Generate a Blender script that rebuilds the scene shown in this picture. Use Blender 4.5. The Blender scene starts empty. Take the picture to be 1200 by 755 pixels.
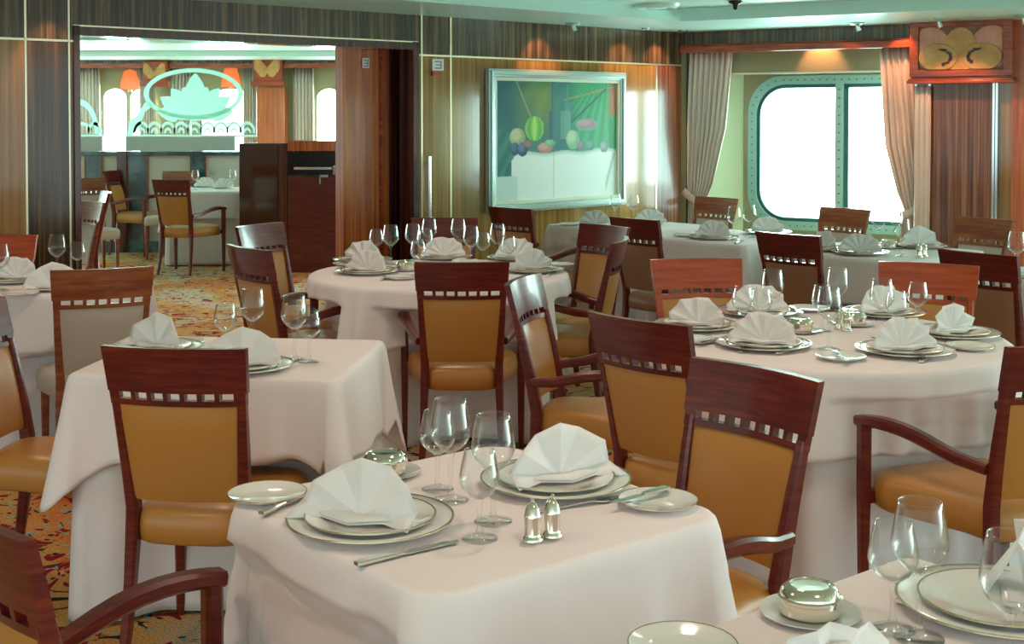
import bpy, math, random
from mathutils import Vector, Matrix
random.seed(7)
C = bpy.context.scene.collection
PI = math.pi
F = 1530.0; PITCH = math.radians(1.5); EYE = 1.5; HOR = 135.0
Y0 = HOR + F*math.tan(PITCH)
CP, SP = math.cos(PITCH), math.sin(PITCH)

# ---------------------------------------------------------------- camera
cam = bpy.data.cameras.new('camera'); co = bpy.data.objects.new('camera', cam); C.objects.link(co)
co.location = (0, 0, EYE); co.rotation_euler = (PI/2 - PITCH, 0, 0)
cam.sensor_width = 36; cam.lens = F*36/1200; cam.shift_y = -(377.5-Y0)/1200
bpy.context.scene.camera = co

def ray(px, py):
    a, b = (px-600)/F, (Y0-py)/F
    return Vector((a, CP + b*SP, -SP + b*CP))
def at(px, py, z):
    d = ray(px, py); t = (z-EYE)/d.z
    return Vector((d.x*t, d.y*t, z))
def atd(px, py, Y):
    d = ray(px, py); t = Y/d.y
    return Vector((d.x*t, Y, EYE + d.z*t))

# ---------------------------------------------------------------- materials
def mat(name, col, rough=.5, metal=0, coat=0, emit=None, es=0, spec=.5):
    m = bpy.data.materials.new(name); m.use_nodes = True
    b = m.node_tree.nodes['Principled BSDF']
    b.inputs['Base Color'].default_value = (*col, 1); b.inputs['Roughness'].default_value = rough
    b.inputs['Metallic'].default_value = metal; b.inputs['Coat Weight'].default_value = coat
    b.inputs['Coat Roughness'].default_value = .08; b.inputs['Specular IOR Level'].default_value = spec
    if emit: b.inputs['Emission Color'].default_value = (*emit, 1); b.inputs['Emission Strength'].default_value = es
    return m
def nodes(m): return m.node_tree.nodes, m.node_tree.links, m.node_tree.nodes['Principled BSDF']
def ramp(nt, stops):
    r = nt.new('ShaderNodeValToRGB'); e = r.color_ramp.elements
    while len(e) > 1: e.remove(e[-1])
    e[0].position = stops[0][0]; e[0].color = (*stops[0][1], 1)
    for p, c in stops[1:]:
        k = e.new(p); k.color = (*c, 1)
    return r
def wood(name, dark, mid, light, scale=(60, 60, 1.2), rough=.3, coat=.4, bump=0):
    m = mat(name, mid, rough, 0, coat); N, L, b = nodes(m)
    tc = N.new('ShaderNodeTexCoord'); mp = N.new('ShaderNodeMapping'); mp.inputs['Scale'].default_value = scale
    n = N.new('ShaderNodeTexNoise'); n.inputs['Scale'].default_value = 1; n.inputs['Detail'].default_value = 5; n.inputs['Roughness'].default_value = .65
    r = ramp(N, [(.36, dark), (.5, mid), (.64, light)])
    L.new(tc.outputs['Object'], mp.inputs[0]); L.new(mp.outputs[0], n.inputs[0]); L.new(n.outputs[0], r.inputs[0]); L.new(r.outputs[0], b.inputs['Base Color'])
    return m
def fabric(name, col, rough=.8, bscale=900, bstr=.05, spec=.3, sheen=0, wr=0):
    m = mat(name, col, rough, spec=spec); N, L, b = nodes(m)
    tc = N.new('ShaderNodeTexCoord'); n = N.new('ShaderNodeTexNoise'); n.inputs['Scale'].default_value = bscale
    bp = N.new('ShaderNodeBump'); bp.inputs['Strength'].default_value = bstr; bp.inputs['Distance'].default_value = .002
    L.new(tc.outputs['Object'], n.inputs[0]); L.new(n.outputs[0], bp.inputs['Height']); L.new(bp.outputs[0], b.inputs['Normal'])
    if wr:
        n2 = N.new('ShaderNodeTexNoise'); n2.inputs['Scale'].default_value = 5; n2.inputs['Detail'].default_value = 3
        b2 = N.new('ShaderNodeBump'); b2.inputs['Strength'].default_value = wr; b2.inputs['Distance'].default_value = .03
        L.new(tc.outputs['Object'], n2.inputs[0]); L.new(n2.outputs[0], b2.inputs['Height']); L.new(bp.outputs[0], b2.inputs['Normal']); L.new(b2.outputs[0], b.inputs['Normal'])
    return m
def glass(name, tint=(.95, 1, .98), lo=.04, hi=.9, ior=1.5):
    m = bpy.data.materials.new(name); m.use_nodes = True; N = m.node_tree.nodes; L = m.node_tree.links
    N.clear(); o = N.new('ShaderNodeOutputMaterial'); mx = N.new('ShaderNodeMixShader'); t = N.new('ShaderNodeBsdfTransparent'); g = N.new('ShaderNodeBsdfGlossy')
    t.inputs[0].default_value = (*tint, 1); g.inputs['Roughness'].default_value = .03
    lw = N.new('ShaderNodeLayerWeight'); lw.inputs[0].default_value = .5
    pw = N.new('ShaderNodeMath'); pw.operation = 'POWER'; pw.inputs[1].default_value = 2.7
    ml = N.new('ShaderNodeMath'); ml.operation = 'MULTIPLY_ADD'; ml.inputs[1].default_value = hi; ml.inputs[2].default_value = lo
    L.new(lw.outputs['Facing'], pw.inputs[0]); L.new(pw.outputs[0], ml.inputs[0]); f = ml
    L.new(f.outputs[0], mx.inputs[0]); L.new(t.outputs[0], mx.inputs[1]); L.new(g.outputs[0], mx.inputs[2]); L.new(mx.outputs[0], o.inputs[0])
    return m

M_WOOD = wood('mahogany', (.075, .004, .006), (.125, .010, .008), (.18, .022, .010), (5, 5, 70), .28, .25)
M_WOODL = wood('light_mahogany', (.17, .035, .015), (.26, .06, .022), (.36, .11, .04), (4, 4, 40), .3, .45)
M_WOODR = wood('red_mahogany', (.30, .030, .006), (.40, .05, .009), (.48, .08, .015), (4, 4, 50), .3, .4)
M_VINYL = fabric('tan_vinyl', (.50, .215, .04), .48, 700, .06, .5)
M_VINYLB = fabric('brown_vinyl', (.30, .14, .07), .5, 700, .06, .5)
for _m in (M_VINYL, M_VINYLB):
    _b = nodes(_m)[2]; _b.inputs['Coat Weight'].default_value = .5; _b.inputs['Coat Roughness'].default_value = .3
M_GLAREV = fabric('glare_pale_vinyl', (.50, .40, .33), .45, 700, .06, .5)  # window glare on the vinyl put into its pale base colour
M_CLOTH = fabric('white_tablecloth', (.90, .80, .81), .75, 900, .05, .3, wr=.12)
M_SKIRT = fabric('white_underskirt', (.78, .72, .74), .8, 900, .05, .3, wr=.15)
M_NAP = fabric('white_napkin', (.86, .82, .81), .7, 900, .06, .3)
M_PLATE = mat('porcelain', (.84, .82, .79), .12, 0, .5)
M_GOLD = mat('gilt_rim', (.62, .5, .3), .25, 1)
M_SILVER = mat('silver', (.86, .80, .70), .12, 1)
M_STEEL = mat('cutlery_steel', (.8, .8, .77), .16, 1)
M_GLASS = glass('wine_glass', (.985, .995, .99), .02, 1.0)
M_PANE = glass('pane', (.96, 1, .985), .03, .5)
M_FROST = mat('etched_glass', (.80, .97, .93), .55, spec=.3)
_N, _L, _b = nodes(M_FROST); _t = _N.new('ShaderNodeBsdfTranslucent'); _t.inputs[0].default_value = (.72, .95, .9, 1); _x = _N.new('ShaderNodeMixShader'); _x.inputs[0].default_value = .6
_o = [n for n in _N if n.type == 'OUTPUT_MATERIAL'][0]; _L.new(_b.outputs[0], _x.inputs[1]); _L.new(_t.outputs[0], _x.inputs[2]); _L.new(_x.outputs[0], _o.inputs[0])
M_UPPER = wood('upper_veneer', (.025, .015, .007), (.07, .042, .018), (.19, .125, .065), (45, 45, .8), .22, .4)
M_DARKV = wood('dark_veneer', (.020, .009, .004), (.055, .024, .008), (.14, .07, .022), (40, 40, .8), .15, .45)
M_AMBER = wood('amber_veneer', (.22, .11, .025), (.32, .17, .042), (.42, .235, .07), (35, 35, .6), .13, .8)
M_AMBER2 = wood('golden_veneer', (.22, .09, .012), (.33, .15, .025), (.42, .21, .05), (30, 30, .6), .16, .6)
M_ZEBRA = wood('zebra_veneer', (.045, .012, .006), (.18, .055, .025), (.36, .16, .08), (60, 60, .6), .24, .3)
M_ORANGEW = wood('orange_veneer', (.34, .06, .010), (.52, .11, .018), (.68, .19, .035), (30, 30, .8), .22, .3)
M_REDTRIM = wood('red_trim', (.20, .03, .012), (.34, .055, .018), (.44, .09, .03), (4, 4, 40), .25, .5)
M_JAMB = wood('jamb_wood', (.025, .006, .004), (.06, .012, .006), (.11, .022, .01), (30, 30, 1), .2, .6)
M_BRASS = mat('brass_line', (.75, .68, .5), .3, 1)
M_CEIL = mat('ceiling_paint', (.58, .86, .79), .4)
M_SOFFIT = mat('soffit_paint', (.60, .88, .82), .28)
M_METAL = mat('teal_window_frame', (.35, .62, .58), .35, .3)
M_DKTEAL = mat('dark_teal_seal', (.02, .14, .14), .4)
M_BOLT = mat('bolt', (.12, .28, .26), .4, .5)
M_OLIVE = mat('olive_recess', (.38, .36, .20), .35, 0, .3)
M_LITREVEAL = mat('window_lit_reveal', (.66, .80, .52), .3, 0, .3)  # bounced window light on the recess side, held in a pale green colour
M_CURT = fabric('curtain', (.78, .66, .60), .8, 600, .05, .2)
M_CURT2 = fabric('curtain_back', (.76, .64, .58), .8, 600, .05, .2)
M_CHROME = mat('chrome', (.75, .8, .82), .15, 1)
M_BLACK = mat('black_plastic', (.015, .012, .012), .3)
M_WHITE = mat('white_card', (.8, .8, .8), .5)
M_INK = mat('sign_ink', (.25, .28, .30), .5)
M_RED = mat('red_lens', (.5, .04, .05), .3)
M_BAND = mat('grey_band', (.52, .58, .56), .35)
M_TEALP = wood('teal_marble', (.015, .04, .06), (.04, .09, .11), (.10, .19, .22), (3, 3, 3), .2, .5)
M_CREAM = mat('cream_panel', (.68, .66, .58), .4)
M_CARVE = wood('carved_gold_wood', (.50, .25, .07), (.60, .32, .10), (.68, .38, .14), (8, 8, 8), .35, .3)
M_CARVE3 = wood('carved_back_wood', (.20, .07, .03), (.26, .10, .045), (.32, .13, .06), (8, 8, 8), .35, .3)
M_CARVE2 = wood('carved_pink_wood', (.60, .26, .18), (.68, .31, .22), (.74, .36, .26), (8, 8, 8), .35, .3)
M_LAMP = mat('lamp_glow', (1, .9, .75), .5, emit=(1, .85, .62), es=14)
M_SHADE = mat('orange_shade', (.7, .14, .05), .5, emit=(1, .2, .06), es=.7)
M_FRAME = mat('silver_blue_frame', (.46, .62, .60), .22, .5, .4)
M_LINER = mat('ivory_liner', (.72, .76, .62), .4)

# carpet
M_CARPET = mat('patterned_carpet', (.5, .3, .1), .95, spec=.1)
N, L, b = nodes(M_CARPET)
tc = N.new('ShaderNodeTexCoord')
def noise(sc, det=2, dist=0):
    n = N.new('ShaderNodeTexNoise'); n.inputs['Scale'].default_value = sc; n.inputs['Detail'].default_value = det; n.inputs['Distortion'].default_value = dist
    L.new(tc.outputs['Object'], n.inputs[0]); return n
def mixc(fac, a, bcol):
    x = N.new('ShaderNodeMix'); x.data_type = 'RGBA'
    L.new(fac, x.inputs[0])
    for s, v in ((6, a), (7, bcol)):
        if isinstance(v, tuple): x.inputs[s].default_value = (*v, 1)
        else: L.new(v, x.inputs[s])
    return x.outputs[2]
n1 = noise(1.1, 2, 1.2); r1 = ramp(N, [(.36, (.72, .20, .05)), (.5, (.74, .40, .13)), (.62, (.68, .52, .36))]); L.new(n1.outputs[0], r1.inputs[0])
n2 = noise(5.5, 1, 2.5); r2 = ramp(N, [(.60, (0, 0, 0)), (.63, (1, 1, 1))]); L.new(n2.outputs[0], r2.inputs[0])
c1 = mixc(r2.outputs[0], r1.outputs[0], (.32, .02, .02))
n3 = noise(9, 1, 3.5); r3 = ramp(N, [(.64, (0, 0, 0)), (.66, (1, 1, 1))]); L.new(n3.outputs[0], r3.inputs[0])
c2 = mixc(r3.outputs[0], c1, (.20, .55, .55))
n4 = noise(5.5, 1, 4); r4 = ramp(N, [(.33, (1, 1, 1)), (.355, (0, 0, 0))]); L.new(n4.outputs[0], r4.inputs[0])
c3 = mixc(r4.outputs[0], c2, (.03, .03, .025))
n5 = noise(160, 2); r5 = ramp(N, [(.40, (.45, .45, .45)), (.62, (1.1, 1.1, 1.1))]); L.new(n5.outputs[0], r5.inputs[0])
mu = N.new('ShaderNodeMix'); mu.data_type = 'RGBA'; mu.blend_type = 'MULTIPLY'; mu.inputs[0].default_value = .8
L.new(c3, mu.inputs[6]); L.new(r5.outputs[0], mu.inputs[7]); L.new(mu.outputs[2], b.inputs['Base Color'])

# ---------------------------------------------------------------- mesh builder
class MB:
    def __init__(s): s.v = []; s.f = []; s.m = []
    def add(s, vs, fs, mi=0):
        o = len(s.v); s.v += [tuple(v) for v in vs]; s.f += [tuple(i+o for i in f) for f in fs]; s.m += [mi]*len(fs)
    def box(s, x0, x1, y0, y1, z0, z1, T=None, mi=0):
        vs = [Vector((x, y, z)) for z in (z0, z1) for y in (y0, y1) for x in (x0, x1)]
        if T: vs = [T(v) for v in vs]
        s.add(vs, [(0, 2, 3, 1), (4, 5, 7, 6), (0, 1, 5, 4), (2, 6, 7, 3), (0, 4, 6, 2), (1, 3, 7, 5)], mi)
    def grid(s, P, closed_u=False, mi=0):     # P[row][col]
        n, m = len(P), len(P[0]); vs = [p for r in P for p in r]; fs = []
        for i in range(n-1):
            for j in range(m if closed_u else m-1):
                k = (j+1) % m; fs.append((i*m+j, i*m+k, (i+1)*m+k, (i+1)*m+j))
        s.add(vs, fs, mi)
    def lathe(s, prof, n=28, c=(0, 0, 0), mi=0, sx=1, sy=1):
        P = [[(c[0]+r*sx*math.cos(2*PI*j/n), c[1]+r*sy*math.sin(2*PI*j/n), c[2]+z) for j in range(n)] for r, z in prof]
        s.grid(P, True, mi)
    def prism(s, poly, z0, z1, T=None, mi=0):  # poly in xy
        n = len(poly); vs = [Vector((x, y, z0)) for x, y in poly] + [Vector((x, y, z1)) for x, y in poly]
        if T: vs = [T(v) for v in vs]
        s.add(vs, [tuple(range(n-1, -1, -1)), tuple(range(n, 2*n))] + [(i, (i+1) % n, n+(i+1) % n, n+i) for i in range(n)], mi)
    def ring(s, a, b_, z0, z1, T=None, mi=0):  # solid between outer poly a and inner poly b
        n = len(a); vs = [Vector((x, y, z)) for z in (z0, z1) for P in (a, b_) for x, y in P]
        if T: vs = [T(v) for v in vs]
        fs = []
        for i in range(n):
            j = (i+1) % n
            fs += [(i, j, n+j, n+i), (2*n+i, 3*n+i, 3*n+j, 2*n+j), (i, 2*n+i, 2*n+j, j), (n+i, n+j, 3*n+j, 3*n+i)]
        s.add(vs, fs, mi)
    def sweep(s, path, w, h, up=Vector((0, 0, 1)), mi=0, n=0):  # rect (n=0) or round section; w,h may be lists
        R = []
        for i, p in enumerate(path):
            p = Vector(p); a = Vector(path[max(0, i-1)]); c = Vector(path[min(len(path)-1, i+1)])
            t = (c-a).normalized(); sd = t.cross(up)
            if sd.length < 1e-4: sd = Vector((1, 0, 0))
            sd.normalize(); u = sd.cross(t).normalized()
            ww = w[i] if isinstance(w, list) else w; hh = h[i] if isinstance(h, list) else h
            if n: R.append([p + sd*ww*math.cos(2*PI*k/n) + u*hh*math.sin(2*PI*k/n) for k in range(n)])
            else:
                e = .22*min(ww, hh); ww2, hh2 = ww/2, hh/2
                R.append([p+sd*x+u*y for x, y in ((-ww2+e, -hh2), (ww2-e, -hh2), (ww2, -hh2+e), (ww2, hh2-e), (ww2-e, hh2), (-ww2+e, hh2), (-ww2, hh2-e), (-ww2, -hh2+e))])
        m = len(R[0]); s.grid(R, True, mi); o = len(s.v)-m*len(R)
        s.f += [tuple(o+k for k in range(m-1, -1, -1)), tuple(o+(len(R)-1)*m+k for k in range(m))]; s.m += [mi, mi]
    def build(s, name, mats, parent=None, smooth=None, solid=0, bev=0, loc=None, sub=0):
        me = bpy.data.meshes.new(name); me.from_pydata(s.v, [], s.f); me.update()
        if not isinstance(mats, (list, tuple)): mats = [mats]
        for m in mats: me.materials.append(m)
        for p, mi in zip(me.polygons, s.m): p.material_index = mi
        import bmesh
        bm = bmesh.new(); bm.from_mesh(me); bmesh.ops.recalc_face_normals(bm, faces=bm.faces); bm.to_mesh(me); bm.free()
        if smooth is not None:
            me.shade_smooth() if smooth >= 180 else me.set_sharp_from_angle(angle=math.radians(smooth))
        o = bpy.data.objects.new(name, me); C.objects.link(o)
        if parent: o.parent = parent
        if loc is not None: o.location = loc
        if solid: x = o.modifiers.new('thickness', 'SOLIDIFY'); x.thickness = solid; x.offset = 0
        if bev: x = o.modifiers.new('bevel', 'BEVEL'); x.width = bev; x.segments = 2; x.limit_method = 'ANGLE'
        if sub: x = o.modifiers.new('subdivision', 'SUBSURF'); x.levels = sub; x.render_levels = sub
        return o
def struct(o): o['kind'] = 'structure'; return o
def tag(o, label, cat, group=None):
    o['label'] = label; o['category'] = cat
    if group: o['group'] = group
    return o
def thing(name, label, cat, loc=(0, 0, 0), rz=0, group=None):
    o = bpy.data.objects.new(name, None); C.objects.link(o); o.location = loc; o.rotation_euler = (0, 0, rz)
    o.empty_display_size = .05
    return tag(o, label, cat, group)
KIDS = {}
def dup(src, loc, rz, label, group=None):
    r = src.copy(); C.objects.link(r); r.location = loc; r.rotation_euler = (0, 0, rz)
    r['label'] = label
    if group: r['group'] = group
    for ch in list(src.children):
        c = ch.copy(); C.objects.link(c); c.parent = r
        for g in list(ch.children):
            d = g.copy(); C.objects.link(d); d.parent = c
    return r
class Proto:          # first use moves the built thing itself, later uses copy it
    def __init__(s, make): s.make = make; s.o = None
    def __call__(s, loc, rz, label, group=None):
        if s.o is None:
            s.o = s.make(); s.o.location = loc; s.o.rotation_euler = (0, 0, rz); s.o['label'] = label
            if group: s.o['group'] = group
            return s.o
        return dup(s.o, loc, rz, label, group)
def rrect(x0, x1, y0, y1, r, n=8):
    P = []
    for cx, cy, a0 in ((x1-r, y1-r, 0), (x0+r, y1-r, 90), (x0+r, y0+r, 180), (x1-r, y0+r, 270)):
        for k in range(n+1):
            a = math.radians(a0+90*k/n); P.append((cx+r*math.cos(a), cy+r*math.sin(a)))
    return P

# ================================================================ ROOM SHELL
D = 10.8
K = Vector((.1294*D, D, 0))
d1 = Vector((-.733, -.680, 0)); n1 = Vector((.680, -.733, 0))
dw = Vector((.843, -.538, 0)); nw = Vector((-.538, -.843, 0))
def T1(v): return K + d1*v.x + n1*v.y + Vector((0, 0, v.z))      # (s, offset into room, z)
def TW(v): return K + dw*v.x + nw*v.y + Vector((0, 0, v.z))
def hit(px, py, d, n, off=0):
    r = ray(px, py); o = Vector((0, 0, EYE)); p = K + n*off
    t = (p-o).dot(n)/r.dot(n); q = o + r*t
    return (q-K).dot(d), q.z
s1 = lambda px, py=135, off=0: hit(px, py, d1, n1, off)[0]
z1 = lambda px, py, off=0: hit(px, py, d1, n1, off)[1]
sw = lambda px, py=135, off=0: hit(px, py, dw, nw, off)[0]
zw = lambda px, py, off=0: hit(px, py, dw, nw, off)[1]
ZC = zw(860, 36); ZR = z1(655, 71); ZD = z1(288, 39.5)
print('ceiling', ZC, 'rail', ZR, 'door', ZD)

q1, q2 = K+dw*9.6-nw*.5, K-nw*.5
FP = [(-16, -3.5), (9.5, -3.5), (q1.x, q1.y), (q2.x, q2.y), (1.3, 17.1), (-16, 17.1)]
m = MB(); m.add([(x, y, 0) for x, y in FP], [tuple(range(6))])
fl = struct(m.build('floor', M_CARPET))
CPL = [(-16, -1.2), (9.5, -1.2)]+FP[2:]
m = MB(); m.prism(CPL, ZC+.09, ZC+.15); struct(m.build('ceiling', M_CEIL))

# wall 1 (the wall with the doorway and the painting)
def wall1(name, pa, pb, z0, z1_, mt, off0=-.12, off1=0):
    m = MB(); m.box(s1(pa), s1(pb), off0, off1, z0, z1_, T1); return struct(m.build(name, mt))
SD0, SD1 = s1(490), s1(86)      # doorway span in s
for i, (a, b_, mt) in enumerate([(798, 769, M_ZEBRA), (769, 528, M_AMBER), (528, 490, M_AMBER)]):
    wall1('wall_back', a, b_, 0, ZR, mt)
m = MB(); m.box(SD1, s1(30), -.12, 0, 0, ZR, T1); struct(m.build('wall_back', M_DARKV))
m = MB(); m.box(s1(30), s1(30)+6, -.12, 0, 0, ZR, T1); struct(m.build('wall_back', M_AMBER2))
m = MB(); m.box(0, SD0, -.12, 0, ZR, ZC+.1, T1); m.box(SD1, s1(30)+6, -.12, 0, ZR, ZC+.1, T1); m.box(SD0, SD1, -.12, 0, ZD, ZC+.1, T1)
struct(m.build('wall_back', M_UPPER))
# brass inlay lines
m = MB()
g = .006
m.box(0, SD0, 0, .004, ZR-g, ZR+g, T1); m.box(SD1, s1(30)+6, 0, .004, ZR-g, ZR+g, T1)
for px in (769, 528, 30): m.box(s1(px)-g, s1(px)+g, 0, .004, 0, ZC if px != 769 else ZR, T1)
m.box(s1(494)-g, s1(494)+g, 0, .004, 0, ZC, T1); m.box(SD1+.02, SD1+.03, 0, .004, 0, ZC, T1)
m.box(SD0, SD1, 0, .004, ZD-.005, ZD+.004, T1)
struct(m.build('trim_1', M_BRASS))
# door casing
m = MB()
m.box(SD0-.0, SD0+.05, -.14, .012, 0, ZD, T1); m.box(SD1-.035, SD1, -.14, .012, 0, ZD, T1); m.box(SD0, SD1, -.14, .012, ZD-.055, ZD-.005, T1)
struct(m.build('trim_2', M_JAMB))
# sliding leaf standing half-open at the right of the opening, behind the wall
sl0, sl1 = hit(490, 135, d1, n1, -.2)[0], hit(403, 135, d1, n1, -.2)[0]
sm = hit(457, 135, d1, n1, -.2)[0]
m = MB(); m.box(sl0-.3, sm, -.26, -.2, 0, ZD+.1, T1); struct(m.build('door_1', M_JAMB))
m = MB(); m.box(sm, sl1, -.30, -.215, 0, ZD+.05, T1)
dl = struct(m.build('door_2', M_ORANGEW))
m = MB(); m.box(sm+.07, sm+.085, -.215, -.19, 0, ZD, T1); m.box(sm-.12, sm-.10, -.2, -.18, 0, ZD, T1); struct(m.build('trim_3', M_REDTRIM))
# card on leaf
def sign(pxa, pxb, pya, pyb, off, label, d=d1, n=n1, T=T1):
    sa, za = hit(pxa, pya, d, n, off); sb, zb = hit(pxb, pyb, d, n, off)
    o = thing('wall_sign', label, 'sign', T(Vector(((sa+sb)/2, off, (za+zb)/2))), 0)
    a, b_ = min(sa, sb), max(sa, sb); lo, hi = min(za, zb), max(za, zb)
    base = T(Vector(((sa+sb)/2, off, (za+zb)/2))); TT = lambda v: T(v)-base
    m = MB(); m.box(a, b_, 0+off, off+.008, lo, hi, TT); m.build('plate', M_WHITE, o)
    w = b_-a; h = hi-lo; m = MB()
    m.box(a+.2*w, a+.8*w, off+.008, off+.010, lo+.72*h, lo+.84*h, TT); m.box(a+.2*w, a+.3*w, off+.008, off+.010, lo+.15*h, lo+.84*h, TT)
    m.box(a+.2*w, a+.7*w, off+.008, off+.010, lo+.42*h, lo+.54*h, TT); m.box(a+.2*w, a+.8*w, off+.008, off+.010, lo+.15*h, lo+.27*h, TT)
    m.build('symbol', M_INK, o)
sign(424, 432, 68, 80, -.21, 'small square white sign high on the reddish door leaf')
sign(506, 519, 69, 83, 0, 'small square white sign on wall right of doorway')
sa, za = hit(509, 86.5, d1, n1)
m = MB(); m.box(-.03, .03, 0, .02, -.015, .015, lambda v: d1*v.x+n1*v.y+Vector((0, 0, v.z)))
tag(m.build('call_point', M_RED, loc=T1(Vector((sa, 0, za)))), 'tiny red lens below the white sign right of doorway', 'alarm')
# pull handle
sa, za = hit(499, 183, d1, n1); _, zb = hit(499, 258, d1, n1)
o = thing('door_handle', 'tall chrome pull handle on wall beside doorway', 'handle', T1(Vector((sa, 0, zb))))
m = MB(); m.sweep([n1*.04, n1*.04+Vector((0, 0, za-zb))], .012, .012, Vector((1, 0, 0)), n=10); m.build('grip', M_CHROME, o, 40)
m = MB()
for z in (.05, za-zb-.05): m.sweep([Vector((0, 0, z)), n1*.042+Vector((0, 0, z))], .007, .007, n=8)
m.build('bracket', M_CHROME, o, 40)

# soffits (lower ceiling strip along both walls)
ci = at(798, 25, ZC)
def l2(p): return (p.x, p.y)
pw = K + dw*9; pi_ = ci + dw*9; p1_ = K + d1*14; q1_ = ci + d1*14
m = MB(); m.prism([l2(K), l2(pw), l2(pi_), l2(ci)], ZC, ZC+.09); struct(m.build('trim_4', M_SOFFIT))
m = MB(); m.prism([l2(K), l2(ci), l2(q1_), l2(p1_)], ZC, ZC+.09); struct(m.build('trim_5', M_SOFFIT))

# ---------------------------------------------------------------- window wall
ZB = zw(930, 54)                # underside of header
ZV = hit(944, 84.5, dw, nw, -.22)[1]
SC0, SC1 = sw(1071), sw(1190)
BAY = SC1
REC = -.42
s_w0 = hit(878, 135, dw, nw, REC)[0]; s_mul = hit(987.5, 135, dw, nw, REC)[0]
z_top = hit(985, 88, dw, nw, REC)[1]; z_bot = hit(985, 272, dw, nw, REC)[1]
s_w1 = s_mul + (s_mul - s_w0)
print('window', s_w0, s_w1, z_bot, z_top, 'col', SC0, SC1, 'ZB', ZB, 'ZV', ZV)
def bay(o, n):
    T = lambda v: TW(Vector((v.x+o, v.y, v.z)))
    e = SC0
    m = MB(); m.box(0, BAY, -.1, 0, ZB, ZC+.1, T); struct(m.build('wall_right', M_UPPER))
    m = MB(); m.box(0, e, -.1, .035, ZB-.035, ZB+.02, T); m.box(0, e, -.1, .02, ZB+.02, ZB+.035, T); struct(m.build('trim_%d' % (10+n), M_REDTRIM, bev=.006))
    m = MB(); m.box(0, e, -.30, -.22, ZV, ZC+.1, T); struct(m.build('wall_right', M_OLIVE))
    m = MB(); m.box(0, e, -.23, -.205, ZV-.012, ZV+.004, T); struct(m.build('trim_%d' % (20+n), M_BRASS))
    m = MB(); m.box(-.7 if n == 1 else 0, .0 if n == 1 else .03, REC-.1, -.1, 0, ZC+.1, T); m.box(e, BAY, REC, -.1, 0, ZC, T)
    m.box(0, e, REC, -.0, 0, z_bot-.18, T); struct(m.build('wall_right', M_OLIVE))
    m = MB(); m.box(0, e, REC, .0, z_bot-.18, z_bot-.13, T); struct(m.build('trim_%d' % (30+n), M_OLIVE))
    m = MB(); m.prism([(.10, -.12), (s_w0-.05, REC), (.10, REC)], 0, ZC, lambda v: T(v)); struct(m.build('wall_right', M_LITREVEAL))
    # inner hull wall with rounded-rectangle hole
    inner = rrect(s_w0, s_w1, z_bot, z_top, .30, 10)
    x0, x1, y0, y1 = (-.7 if n == 1 else 0), e, 0, ZC+.1
    cx, cy = (s_w0+s_w1)/2, (z_bot+z_top)/2
    outer = []
    for x, y in inner:
        dx, dy = x-cx, y-cy
        t = min(((x1-cx) if dx > 0 else (cx-x0))/max(abs(dx), 1e-6), ((y1-cy) if dy > 0 else (cy-y0))/max(abs(dy), 1e-6)); outer.append((cx+dx*t, cy+dy*t))
    TH = lambda v: T(Vector((v.x, REC+v.z, v.y)))
    m = MB(); m.ring(outer, inner, -.10, 0, TH)
    for q in ((x0, y0), (x1, y0), (x0, y1), (x1, y1)):   # corner fill
        j = min(range(len(outer)), key=lambda k: abs(outer[k][0]-q[0])+abs(outer[k][1]-q[1]))
        for jj in (j-1, (j+1) % len(outer)):
            tri = [outer[j], q, outer[jj]]; m.prism(tri, -.10, 0, TH)
    struct(m.build('wall_right', M_OLIVE))
    # window: frame, seal, mullion, pane, bolts
    fr = struct(thing_empty('window_%d' % n, T(Vector((cx, REC, cy)))))
    W = lambda v: T(Vector((v.x, REC+v.z, v.y))) - fr.location
    a = rrect(s_w0, s_w1, z_bot, z_top, .30, 10); b1 = rrect(s_w0+.07, s_w1-.07, z_bot+.07, z_top-.07, .25, 10); b2 = rrect(s_w0+.10, s_w1-.10, z_bot+.10, z_top-.10, .22, 10)
    m = MB(); m.ring(a, b1, -.03, .025, W); m.box(s_mul-.055, s_mul+.012, z_bot+.06, z_top-.06, -.03, .02, W); m.build('window_frame', M_METAL, fr)
    m = MB(); m.ring(b1, b2, -.05, .005, W); m.box(s_mul+.012, s_mul+.05, z_bot+.08, z_top-.08, -.05, .005, W); m.build('window_seal', M_DKTEAL, fr)
    m = MB()
    def bolt(x, y): m.lathe([(0, .033), (.006, .033), (.0075, .026), (.0075, .02)], 6, (0, 0, 0))
    bp = rrect(s_w0+.035, s_w1-.035, z_bot+.035, z_top-.035, .275, 6)
    pts = []
    for i in range(len(bp)):
        p, q = Vector(bp[i]), Vector(bp[(i+1) % len(bp)]); k = max(1, int((q-p).length/.06))
        pts += [p.lerp(q, t/k) for t in range(k)]
    pts += [Vector((s_mul-.022, z_bot+.1+.07*k)) for k in range(int((z_top-z_bot-.2)/.07)+1)]
    for p in pts: m.box(p.x-.006, p.x+.006, p.y-.006, p.y+.006, .02, .031, W)
    bo = m.build('bolt', M_BOLT, fr); bo['kind'] = 'stuff'
    m = MB(); m.box(s_w0+.08, s_w1-.08, z_bot+.08, z_top-.08, -.045, -.04, W); m.build('window_pane', M_PANE, fr)
    return T
def thing_empty(name, loc):
    o = bpy.data.objects.new(name, None); C.objects.link(o); o.location = loc; return o
TB = bay(0, 1)
B2 = BAY+.50; B3 = 2*BAY+1.0
bay(B2, 2); bay(B3, 3)
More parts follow.
